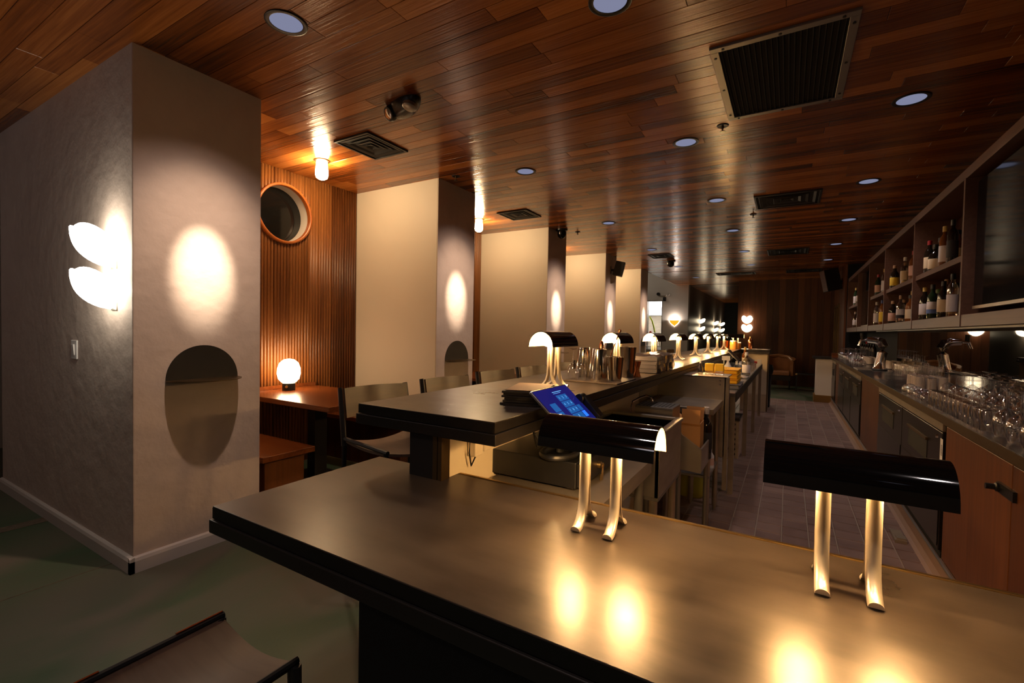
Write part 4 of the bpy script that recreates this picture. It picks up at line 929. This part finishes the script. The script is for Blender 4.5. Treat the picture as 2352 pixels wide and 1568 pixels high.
# shrink wrapped napkin pack
t = thing('napkin_pack', 'plastic wrapped pack of dark napkins on the bar by second lamp', 'package', (-0.795, 3.22, BZ), 0.0)
for k in range(4): obj('napkin_block', G().box(-0.085+0.002*(k % 2), 0.085, -0.24+0.003*(k % 3), 0.24, 0.004+k*0.026, 0.028+k*0.026), mat('dark_napkin_%d' % k, (0.05+0.02*k, 0.045+0.018*k, 0.05+0.02*k), 0.8), t)
def wrapf(u, v):
    a = 2*PI*u; sx = max(-1, min(1, 1.35*math.cos(a))); sz = max(-1, min(1, 1.35*math.sin(a))); e = 0.006*math.sin(17*u+31*v)+0.005*math.sin(47*u*v+9*v)
    q = 1 - 0.10*abs(2*v-1)**6
    return (sx*(0.094+e)*q, -0.262+0.524*v, 0.058+sz*(0.058+e*0.8)*q)
obj('wrap', G().surf(wrapf, 36, 24), thin_glass('crinkled_wrap', (0.82,0.79,0.76), 0.18), t)
# far end objects
def jarthing(x, y, r, h, m, lab):
    t = thing('storage_jar', lab, 'jar', (x, y, BZ)); obj('jar', G().lathe([(r,0),(r,h*0.85),(r*0.85,h)], 16), m, t); obj('lid', G().lathe([(r*0.92,h),(r*0.92,h+0.02),(0,h+0.022)], 16), M['sprayb'], t)
hon = mat('honey_glass', (0.62,0.24,0.04), 0.12, spec=0.7)
jarthing(-0.80, 8.72, 0.06, 0.13, hon, 'amber jar with white lid near far end of bar, left one')
jarthing(-0.75, 8.98, 0.045, 0.10, hon, 'amber jar with white lid near far end of bar, right one')
tag(obj('copper_tub', G().lathe([(0.07,0),(0.085,0.14),(0.08,0.14),(0.066,0.005),(0,0.005)], 20), M['copper'], None, (-0.95, 8.90, BZ)), 'copper tub behind the seventh bar lamp', 'tub')
t = thing('copper_shaker', 'copper cocktail shaker standing on the bar return', 'shaker', (-0.58, 9.26, BZ))
obj('body', G().lathe([(0.030,0),(0.042,0.10),(0.042,0.15),(0.026,0.178)], 20), M['copper'], t)
obj('cap', G().lathe([(0.026,0.178),(0.020,0.19),(0.020,0.215),(0.0,0.222)], 16), M['copper'], t)
for k, (x, y) in enumerate(((-0.50, 9.2), (-0.44, 9.15), (-0.37, 9.2), (-0.33, 9.1))):
    tag(obj('coaster', G().cbox((0,0,0.003), (0.09,0.09,0.006)), M['napkin'], None, (x, y, BZ), (0,0,k*0.4)), 'pale paper coaster on the bar return, %s from the shaker' % ORD[k], 'coaster', 'coasters on the bar return')
# ================================================================== POS AND DRAWER
st = thing('steel_work_table', 'low stainless table behind the counter holding the cash drawer', 'table', (0, 0, 0))
TZ = 0.805
obj('top', G().box(-0.895, -0.475, 1.205, 1.93, TZ-0.03, TZ), M['steel'], st, bevel=0.003)
obj('front_edge', G().box(-0.478, -0.470, 1.205, 1.93, TZ-0.055, TZ), M['steel'], st)
for x, y in ((-0.86, 1.25), (-0.51, 1.25), (-0.86, 1.89), (-0.51, 1.89)): obj('leg', G().lathe([(0.018,0.01),(0.018,TZ-0.03)], 12, c=(x, y, 0)), M['steeldark'], st)
t = thing('cash_drawer', 'black metal cash drawer on the stainless table behind the counter', 'cash drawer', (-0.76, 1.60, TZ))
obj('case', G().box(-0.175, 0.178, -0.205, 0.20, 0.008, 0.094), M['plasticblk'], t, bevel=0.003)
obj('drawer_front', G().box(0.178, 0.190, -0.195, 0.19, 0.012, 0.088), M['black'], t, bevel=0.002)
obj('lock', G().lathe([(0.012,0),(0.012,0.012),(0.0,0.012)], 14, c=(0.19,-0.03,0.05), R=Matrix.Rotation(PI/2, 3, 'Y')), M['brass'], t)
obj('feet', G().box(-0.16, -0.13, -0.19, -0.16, 0, 0.008).box(0.13, 0.16, -0.19, -0.16, 0, 0.008).box(-0.16, -0.13, 0.15, 0.18, 0, 0.008).box(0.13, 0.16, 0.15, 0.18, 0, 0.008), M['rubber'], t)
t = thing('drawer_keys', 'two small brass keys hanging from the cash drawer lock', 'key', (-0.552, 1.57, TZ+0.05))
obj('key', G().box(-0.001, 0.001, -0.010, 0.010, -0.030, -0.008).box(-0.001,0.001,-0.003,0.003,-0.008,0.008), M['brass'], t, rot=(0.3,0,0.2))
obj('key', G().box(-0.001, 0.001, -0.010, 0.010, -0.055, -0.030).box(-0.001,0.001,-0.003,0.003,-0.03,0.004), M['brass'], t, rot=(-0.2,0,-0.2))
obj('ring', G().tube([(0,0.009*math.cos(a*PI/6),0.009*math.sin(a*PI/6)) for a in range(13)], 0.0012, 6), M['brass'], t)
# tablet: top edge X -.80, bottom X -.655, tilted
pt = thing('payment_tablet', 'silver rimmed payment tablet showing a blue keypad', 'tablet', (-0.637, 1.43, 1.076), PI/2)
ang = math.atan2(0.112, 0.126)
tabR = Euler((ang, 0, 0))
def tobj(nm, g, m, par=pt, **k): return obj(nm, g, m, par, rot=(ang, 0, 0), **k)
# local: x -> world +y (screen right is far), y(local, after rz=90deg) -> world -x ; tilt puts the top edge back and up
tobj('body', G().box(-0.132, 0.132, -0.088, 0.088, -0.010, 0.0), M['alu'], bevel=0.003)
scr = tobj('screen', G().box(-0.126, 0.126, -0.080, 0.082, 0.0002, 0.0012), M['screen'])
def key(cx, cy, w, h, m): return obj('key', G().box(cx-w/2, cx+w/2, cy-h/2, cy+h/2, 0.0013, 0.0020), m, scr)
kx0, ky0 = 0.0, 0.035
digits = ['1','2','3','4','5','6','7','8','9','','0','']
for r in range(4):
    for c in range(3):
        cx, cy = kx0 + c*0.026, ky0 - r*0.028; key(cx, cy, 0.0235, 0.025, M['key'])
        dg = digits[r*3+c]
        if dg:
            cu = bpy.data.curves.new('digit', 'FONT'); cu.body = dg; cu.size = 0.014; cu.align_x = 'CENTER'; cu.align_y = 'CENTER'; cu.extrude = 0.0001
            cu.materials.append(M['digit']); do = bpy.data.objects.new('digit_text', cu); dme = bpy.data.meshes.new_from_object(do); bpy.data.objects.remove(do); dme.materials.clear(); dme.materials.append(M['digit']); obj('digit', dme, None, scr, (cx, cy, 0.0022))
key(0.082, -0.021, 0.0235, 0.025, M['key']); key(0.082, -0.049, 0.0235, 0.025, M['keyhi'])
key(-0.075, 0.005, 0.040, 0.034, M['key']); key(-0.075, -0.032, 0.040, 0.034, M['key'])
obj('heading_bar', G().box(-0.015, 0.055, 0.062, 0.0645, 0.0013, 0.0018).box(-0.015, 0.040, 0.056, 0.0575, 0.0013, 0.0018), M['digit'], scr)
stand = obj('stand', G().tube([(0.02,-0.0,-0.012),(0.03,0.03,-0.07),(0.03,0.03,-0.165)], 0.016, 10), M['plasticblk'], pt)
obj('stand_base', G().tube([(0.02+0.075*math.cos(a*PI/12), 0.03+0.055*math.sin(a*PI/12), -0.167) for a in range(25)], 0.011, 8), M['plasticblk'], pt)
tag(obj('card_reader', G().box(-0.018, 0.018, -0.012, 0.026, -0.075, 0.02).lathe([(0.018,-0.012),(0.018,0.026)], 16, c=(0,0,0.02), R=Matrix.Rotation(PI/2, 3, 'X')), M['plasticblk'], None, (-0.628, 1.577, 1.072), (0, -0.75, 0), bevel=0.004), 'black card reader clipped to the right edge of the tablet', 'card reader')
tag(obj('power_cable', G().tube([(-0.70,1.33,0.995),(-0.69,1.35,0.95),(-0.72,1.38,0.93),(-0.76,1.44,0.955),(-0.78,1.46,0.992)], 0.004, 6), M['plasticblk'], None), 'thin black cable loop hanging under the near end of bar', 'cable')
t = thing('power_adapter', 'pale power adapters plugged into the wall under the bar', 'adapter', (-0.903, 1.285, 0.955))
obj('adapter', G().box(0, 0.035, -0.05, -0.005, -0.045, 0.025), M['cream'], t, bevel=0.004); obj('cord', G().tube([(0.02,-0.06,0.02),(0.02,-0.065,-0.03),(0.018,-0.05,-0.075),(0.02,-0.03,-0.05)], 0.003, 6), M['plasticblk'], t); obj('adapter', G().box(0, 0.03, 0.01, 0.05, -0.04, 0.03), M['cream'], t, bevel=0.004)
# ================================================================== UNDER-BAR EQUIPMENT
ib = thing('ice_bin', 'stainless ice bin with black open well behind the counter', 'ice bin', (0, 0, 0))
obj('front_panel', G().box(-0.89, -0.49, 2.14, 2.165, 0.575, 0.86), M['steel'], ib)
obj('side_panel', G().box(-0.505, -0.487, 2.14, 2.63, 0.575, 0.855), M['steel'], ib)
obj('side_panel', G().box(-0.89, -0.872, 2.14, 2.63, 0.575, 0.855), M['steel'], ib)
obj('back_panel', G().box(-0.89, -0.49, 2.61, 2.63, 0.575, 0.86), M['steel'], ib)
obj('rim', G().box(-0.515, -0.480, 2.13, 2.64, 0.852, 0.868).box(-0.90, -0.865, 2.13, 2.64, 0.852, 0.868).box(-0.865, -0.515, 2.13, 2.165, 0.852, 0.868).box(-0.865, -0.515, 2.605, 2.64, 0.852, 0.868), M['steel'], ib, bevel=0.003)
obj('well', G().box(-0.865, -0.515, 2.165, 2.605, 0.60, 0.61).box(-0.87,-0.864,2.165,2.605,0.61,0.852).box(-0.516,-0.51,2.165,2.605,0.61,0.852).box(-0.864,-0.516,2.6,2.606,0.61,0.852).box(-0.864,-0.516,2.165,2.17,0.61,0.852), M['blackgloss'], ib)
obj('base_pan', G().box(-0.89, -0.49, 2.15, 2.62, 0.555, 0.575), M['steeldark'], ib)
for x, y in ((-0.52, 2.18), (-0.52, 2.59), (-0.86, 2.18), (-0.86, 2.59)): obj('leg', G().lathe([(0.012,0.010),(0.014,0.03),(0.02,0.05),(0.02,0.555)], 12, c=(x, y, 0)), M['steel'], ib)
# hand sink with faucet and drainboard cover
hs = thing('hand_sink', 'small stainless sink with perforated cover behind the ice bin', 'sink', (0, 0, 0))
obj('cover', G().box(-0.79, -0.57, 2.80, 3.02, 0.872, 0.886), M['steeldark'], hs, bevel=0.002)
g = G()
for i in range(9):
    for j in range(7): g.lathe([(0.006,0.886),(0.006,0.8868)], 6, c=(-0.77+i*0.022, 2.83+j*0.026, 0))
obj('perforations', g, M['blackmatte'], hs)
obj('basin', G().box(-0.79, -0.57, 2.80, 3.02, 0.72, 0.872), M['steel'], hs)
obj('faucet', G().tube([(-0.80,2.74,0.80),(-0.80,2.74,0.88),(-0.79,2.75,0.915),(-0.755,2.77,0.938),(-0.72,2.78,0.952),(-0.695,2.79,0.945),(-0.685,2.80,0.915)], 0.006, 8), M['chrome'], hs)
for x, y in ((-0.6, 2.82), (-0.76, 2.82), (-0.6, 3.0), (-0.76, 3.0)): obj('leg', G().lathe([(0.016,0.01),(0.016,0.72)], 10, c=(x, y, 0)), M['steeldark'], hs)
# speed rail with slanted cheek holding a carton
sr = thing('speed_rail', 'stainless speed rail box with slanted side holding the open carton', 'rail', (0, 0, 0))
cheek = [(-0.562,0.525),(-0.415,0.515),(-0.418,0.655),(-0.525,0.728),(-0.545,0.765),(-0.562,0.765)]
obj('side_cheek', G().prism(cheek, 'y', 2.86, 2.875), M['steel'], sr)
obj('side_cheek', G().prism(cheek, 'y', 3.265, 3.28), M['steel'], sr)
obj('bottom', G().box(-0.562, -0.415, 2.875, 3.265, 0.515, 0.527), M['steel'], sr)
obj('front_lip', G().box(-0.424, -0.415, 2.875, 3.265, 0.527, 0.655), M['steel'], sr)
for x, y in ((-0.545, 2.90), (-0.44, 3.24)): obj('leg', G().lathe([(0.014,0.01),(0.014,0.515)], 10, c=(x, y, 0)), M['steeldark'], sr)
t = thing('carton', 'open brown cardboard carton sitting in the speed rail', 'carton', (-0.497, 3.05, 0.528), 0.03)
obj('walls', G().box(-0.055, 0.055, -0.085, -0.081, 0, 0.255).box(-0.055, 0.055, 0.081, 0.085, 0, 0.255).box(-0.055, -0.051, -0.081, 0.081, 0, 0.255).box(0.051, 0.055, -0.081, 0.081, 0, 0.255).box(-0.051, 0.051, -0.081, 0.081, 0, 0.005), M['carton'], t)
obj('flap', G().cbox((0, -0.086, 0.295), (0.105, 0.004, 0.085), (-0.1,0,0)), M['carton'], t)
obj('flap', G().cbox((0, 0.095, 0.292), (0.105, 0.004, 0.08), (-0.35,0,0)), M['carton'], t)
obj('flap', G().cbox((-0.082, 0, 0.275), (0.004, 0.15, 0.07), (0,-0.95,0)), M['carton'], t)
o = bottle(2, 'dark', 'black', 'white', (-0.437, 3.19, 0.528), 'dark bottle standing in the speed rail right of the carton', 'bottle in the speed rail')
# yellow liquid jug
t = thing('liquid_jug', 'large jug of yellow green liquid on the floor under the table', 'jug', (-0.645, 3.99, 0.010), 0.0)
def jugf(z0, z1, m, nm):
    def fn(u, v):
        a = 2*PI*u; c, s = math.cos(a), math.sin(a); k = (abs(c)**4+abs(s)**4)**-0.25
        q = v if False else v
        z = z0+(z1-z0)*v; r = 1.0
        if z < 0.02: r = 0.86+0.14*(z/0.02)
        if z > 0.285: r = 1-0.25*((z-0.285)/0.045)**2
        return (0.10*c*k*r, 0.085*s*k*r, z)
    g = G().surf(fn, 32, 8)
    if z0 == 0: pass
    g.add([fn(i/32, 1) for i in range(32)], [tuple(range(32))])
    return obj(nm, g, m, t)
jugf(0.0, 0.235, M['juice'], 'liquid'); jugf(0.2352, 0.33, M['jug'], 'upper_wall')
obj('cap', G().lathe([(0.025,0.328),(0.025,0.35),(0,0.352)], 14, c=(-0.06,0,0)), M['sprayb'], t)
obj('side_label', G().box(0.1005, 0.1015, -0.04, 0.04, 0.08, 0.22), M['sprayb'], t)
# work table with splash panel
wt = thing('steel_drainboard', 'stainless drainboard table with tall splash panel', 'table', (0, 0, 0))
obj('top', G().box(-0.895, -0.41, 3.295, 3.80, 0.79, 0.83), M['steel'], wt, bevel=0.004)
obj('splash_panel', G().box(-0.895, -0.395, 3.80, 3.83, 0.40, 1.0), M['steel'], wt)
obj('side_splash', G().box(-0.903, -0.895, 3.295, 3.80, 0.79, 0.97), M['steel'], wt)
obj('splash_cap', G().box(-0.895, -0.385, 3.80, 4.14, 0.995, 1.003), M['steel'], wt)
obj('post', G().box(-0.402, -0.372, 3.80, 3.85, 0.15, 1.0), M['steel'], wt)
g = G()
for z in (0.975, 0.945): g.lathe([(0.008,0),(0.006,0.005),(0,0.006)], 10, c=(-0.435, 3.80, z), R=Matrix.Rotation(PI/2, 3, 'X'))
obj('rivets', g, M['chrome'], wt)
obj('side_panel', G().box(-0.63, -0.44, 3.76, 3.78, 0.33, 0.60), M['steeldark'], wt)
for x, y in ((-0.445, 3.33), (-0.67, 3.43), (-0.86, 3.33), (-0.445, 3.76), (-0.62, 3.79)): obj('leg', G().lathe([(0.010,0.010),(0.013,0.025),(0.019,0.05),(0.019,0.79)], 12, c=(x, y, 0)), M['steel'], wt)
obj('under_shelf', G().box(-0.88, -0.43, 3.31, 3.78, 0.36, 0.375), M['steeldark'], wt)
t = thing('spray_bottle', 'white bottle with red print on the shelf under the drainboard', 'bottle', (-0.455, 3.55, 0.375))
obj('body', G().lathe([(0.026,0),(0.026,0.085),(0.010,0.11),(0.010,0.13)], 14), M['sprayb'], t); obj('print_band', G().shell([(0.0264,0.02),(0.0264,0.07)], 14), LM['pink'], t)
# things on the splash cap
for k, x in enumerate((-0.535, -0.462)):
    t = thing('square_container', 'square clear container with yellow lid on the steel ledge, %s one' % ('left', 'right')[k], 'container', (x, 3.99, 1.003))
    obj('tub', G().box(-0.030, 0.030, -0.03, 0.03, 0.0, 0.028), M['plasticclear'], t, bevel=0.004)
    obj('lid', G().box(-0.032, 0.032, -0.032, 0.032, 0.029, 0.088), M['yellowlid'], t, bevel=0.004)
t = thing('syrup_bottle', 'small clear bottle left of the yellow lidded containers', 'bottle', (-0.600, 3.97, 1.003))
obj('body', G().lathe([(0.020,0),(0.021,0.045),(0.009,0.07),(0.009,0.088)], 14), M['bottleglass'], t); obj('cork', G().lathe([(0.008,0.086),(0.009,0.102),(0,0.102)], 10), M['sprayb'], t)
# second prep station behind: crate tower, tub, dispenser box
ps = thing('prep_station', 'dark prep station beyond the steel splash panel', 'counter', (0, 0, 0))
obj('top', G().box(-0.895, -0.36, 4.16, 8.6, 0.815, 0.845), M['steeldark'], ps)
obj('apron', G().box(-0.365, -0.355, 4.2, 8.6, 0.77, 0.845), M['black'], ps)
obj('cabinet', G().box(-0.895, -0.45, 4.2, 5.0, 0.3, 0.80), M['blackmatte'], ps)
for x, y in ((-0.38, 4.2), (-0.38, 5.6), (-0.38, 7.0), (-0.38, 8.5)): obj('post', G().box(x-0.02, x+0.02, y-0.02, y+0.02, 0.0, 0.815), M['steel'], ps)
for k in range(3):
    t = thing('yellow_crate', 'yellow plastic bar crate, %s of the stack of three' % ('bottom', 'middle', 'top')[k], 'crate', (-0.50, 4.62, 0.892+k*0.042), group='stacked yellow crates')
    obj('body', G().box(-0.13, 0.13, -0.17, 0.17, 0.0, 0.034), M['yellow'], t, bevel=0.010); obj('rim', G().box(-0.136, 0.136, -0.176, 0.176, 0.034, 0.0405), M['yellow'], t, bevel=0.003)
g = G()
for k in range(6): g.box(-0.10+k*0.022, -0.088+k*0.022, -0.04+0.006*(k % 3), -0.02, 0.0, 0.001)
tag(obj('crate_print', g, M['plasticblk'], None, (-0.47, 4.60, 0.892+0.1265)), 'black printed marks on the top yellow crate', 'print')
t = thing('bus_tub', 'grey plastic tub under the yellow crates', 'tub', (-0.50, 4.62, 0.845))
obj('tub', G().box(-0.15, 0.15, -0.19, 0.19, 0, 0.040), M['tubgrey'], t, bevel=0.012); obj('rim', G().box(-0.158, 0.158, -0.198, 0.198, 0.040, 0.046), M['tubgrey'], t, bevel=0.003)
t = thing('control_box', 'steel soda control box with a column of black buttons', 'control box', (-0.385, 4.30, 0.28))
obj('case', G().box(-0.05, 0.05, 0, 0.30, 0, 0.32), M['steel'], t, bevel=0.004)
for k in range(7): obj('button', G().lathe([(0.012,0),(0.012,0.008),(0,0.009)], 12, c=(0.015, 0, 0.29-k*0.042), R=Matrix.Rotation(PI/2, 3, 'X')), M['plasticblk'], t)
obj('pipe', G().tube([(-0.035,-0.02,0.30),(-0.03,-0.03,0.20),(-0.04,-0.03,0.12),(-0.03,-0.02,0.02)], 0.012, 8), M['chrome'], t)
obj('top_panel', G().box(-0.055, 0.055, -0.005, 0.305, 0.32, 0.34), M['plasticblk'], t); obj('display', G().box(-0.02, 0.045, 0.05, 0.16, 0.34, 0.342), M['alu'], t)
tag(obj('steel_lid', G().box(-0.05, 0.05, -0.14, 0.14, 0, 0.01), M['alu'], None, (-0.42, 5.7, 0.853), (0, 0.12, 0)), 'bright reflective steel lid on the prep station edge', 'tray')  # bright flat piece meant as a steel lid, not a tray
t = thing('spray_bottle', 'white trigger spray bottle on the prep station', 'bottle', (-0.55, 5.45, 0.845))
obj('body', G().lathe([(0.042,0),(0.044,0.10),(0.034,0.14),(0.014,0.18),(0.014,0.20)], 16), M['sprayb'], t); obj('trigger_head', G().box(-0.06, 0.02, -0.012, 0.012, 0.20, 0.245).box(-0.045, -0.035, -0.008, 0.008, 0.16, 0.21), M['sprayb'], t)
for k in range(4):
    t = thing('squeeze_bottle', 'dark bottle with white pour cap on the prep station, %s from left' % ORD[k], 'bottle', (-0.55+k*0.042, 6.45, 0.845), group='capped squeeze bottles in a row')
    obj('body', G().lathe([(0.019,0),(0.019,0.085),(0.012,0.10)], 12), M['blueliq'], t); obj('cap', G().lathe([(0.017,0.10),(0.013,0.125),(0.016,0.14),(0,0.142)], 12), M['sprayb'], t)
bottle(1, 'clear', 'white', 'white', (-0.42, 6.1, 0.845), 'grey tinted bottle in front of the white capped row', 'loose bottles on the prep station')
bottle(0, 'amber', 'cream', 'gold', (-0.52, 7.3, 0.845), 'amber bottle near the far end of the prep station', 'loose bottles on the prep station')
tag(obj('red_funnel', G().lathe([(0.006,0),(0.008,0.05),(0.022,0.09),(0.02,0.09),(0.0,0.05)], 12), M['red'], None, (-0.40, 7.6, 0.845)), 'small red funnel on the prep station', 'funnel')
for k in range(7):
    glass('tumbler', (-0.42+0.012*(k % 2), 6.65+0.13*k, 0.845), 'small clear glass along the prep station edge, %s from the camera' % ORD[k], 'small glasses on the prep station', 0.9)
t = thing('order_tablet', 'second dark tablet on an arm at the far end of bar', 'tablet', (-0.59, 6.5, 1.06), PI/2)
obj('body', G().box(-0.12, 0.12, -0.085, 0.085, -0.006, 0.006), M['plasticblk'], t, rot=(0.80,0,0)); obj('rim', G().box(-0.125, 0.125, -0.088, 0.088, -0.010, -0.006), M['alu'], t, rot=(0.80,0,0)); obj('arm', G().tube([(0,0,-0.01),(0,0.05,-0.10),(0,0.06,-0.215)], 0.012, 8), M['plasticblk'], t)
# trash can
t = thing('trash_can', 'tall black trash can with liner at the end of the aisle', 'bin', (-0.40, 9.75, 0.0))
obj('bin', G().surf(lambda u, v: ((0.135+0.02*v)*max(-1,min(1,1.3*math.cos(2*PI*u))), (0.19+0.02*v)*max(-1,min(1,1.3*math.sin(2*PI*u))), 0.72*v), 32, 4), M['blackmatte'], t)
obj('liner', G().surf(lambda u, v: ((0.160+0.02*math.sin(v*PI))*max(-1,min(1,1.3*math.cos(2*PI*u))), (0.215+0.02*math.sin(v*PI))*max(-1,min(1,1.3*math.sin(2*PI*u))), 0.60+0.17*v+0.008*math.sin(40*u)), 48, 6).add([(-0.16,-0.21,0.7),(0.16,-0.21,0.7),(0.16,0.21,0.7),(-0.16,0.21,0.7)], [(0,1,2,3)]), M['bag'], t)
# tan tub chair, low table by the end wall
t = thing('tub_chair', 'tan leather tub chair with rolled arms by the end wall', 'chair', (-0.20, 13.25, 0))
obj('back_shell', G().surf(lambda u, v: (-0.30*math.cos(PI*(-0.18+1.36*u))*1.0, 0.27*math.sin(PI*(-0.18+1.36*u))+0.0, 0.34+ (0.46 - 0.10*abs(2*u-1)**2)*v), 24, 6, 0.07), M['tan'], t)
obj('arm_roll', G().tube([(-0.28,-0.18,0.66),(-0.32,0.0,0.69),(-0.22,0.22,0.77),(0,0.30,0.80),(0.22,0.22,0.77),(0.32,0.0,0.69),(0.28,-0.18,0.66)], 0.045, 10), M['tan'], t)
obj('seat_cushion', G().box(-0.25, 0.25, -0.26, 0.22, 0.34, 0.45), M['tan'], t, bevel=0.03)
obj('seat_base', G().box(-0.27, 0.27, -0.25, 0.25, 0.22, 0.34), M['leather'], t)
for sx in (-1, 1):
    for sy in (-1, 1): obj('leg', G().tube([(sx*0.24, sy*0.21, 0.23), (sx*0.25, sy*0.22, 0.0)], [0.02, 0.014], 8), M['black'], t)
t = thing('low_table', 'low dark side table right of the tan chair', 'table', (0.38, 12.90, 0))
obj('top', G().box(-0.21, 0.21, -0.16, 0.16, 0.40, 0.43), M['black'], t, bevel=0.004)
for sx in (-1, 1):
    for sy in (-1, 1): obj('leg', G().box(sx*0.19-0.014, sx*0.19+0.014, sy*0.14-0.014, sy*0.14+0.014, 0, 0.40), M['black'], t)
    obj('corner_cap', G().box(sx*0.20-0.02, sx*0.20+0.02, -0.165, -0.155, 0.395, 0.435), M['brass'], t)
# kitchen pass contents
tag(obj('spray_hose', G().tube([(-3.83,15.0,1.82),(-3.76,15.0,1.70),(-3.70,15.0,1.50),(-3.66,15.0,1.30),(-3.69,15.0,1.16),(-3.77,15.0,1.13),(-3.82,15.0,1.24)], 0.022, 10), M['hose'], None), 'lime yellow hose loop seen through the kitchen pass', 'hose')
tag(obj('hose_valve', G().lathe([(0.035,-0.06),(0.045,-0.02),(0.045,0.02),(0.02,0.06)], 12), M['red'], None, (-3.80, 15.0, 1.31)), 'red valve on the lime hose in the kitchen', 'valve')
t = thing('range_hood', 'white kitchen hood seen in the top of the pass', 'hood', (-3.6, 16.6, 2.2))
obj('hood', G().box(-0.9, 0.9, -0.3, 0.5, -0.28, 0.6), M['white'], t)
tag(obj('steel_splash', G().box(-4.9, -2.8, 17.0, 17.05, 0.8, 1.95), M['steel'], None), 'stainless wall sheet inside the kitchen', 'panel')
t = thing('prep_table', 'stainless kitchen table behind the pass', 'table', (-3.6, 15.6, 0))
obj('top', G().box(-0.7, 0.7, -0.3, 0.3, 0.86, 0.9), M['steel'], t)
for sx in (-0.66, 0.66): obj('leg', G().box(sx-0.02, sx+0.02, -0.02, 0.02, 0, 0.86), M['steel'], t)
t = thing('plate_stack', 'stack of plates in a wire frame on the kitchen table', 'plate', (-3.48, 15.5, 0.9))
for k in range(6): obj('plate', G().lathe([(0.07,0),(0.12,0.014),(0.118,0.018),(0.0,0.006)], 20, c=(0,0,0.02+k*0.035)), M['white'], t)
obj('frame', G().box(-0.14, -0.13, -0.1, 0.1, 0, 0.28).box(0.13, 0.14, -0.1, 0.1, 0, 0.28).box(-0.14, 0.14, -0.01, 0.01, 0.26, 0.28), M['steel'], t)
for o in S.objects:
    if o.type == 'MESH': o.data.update()
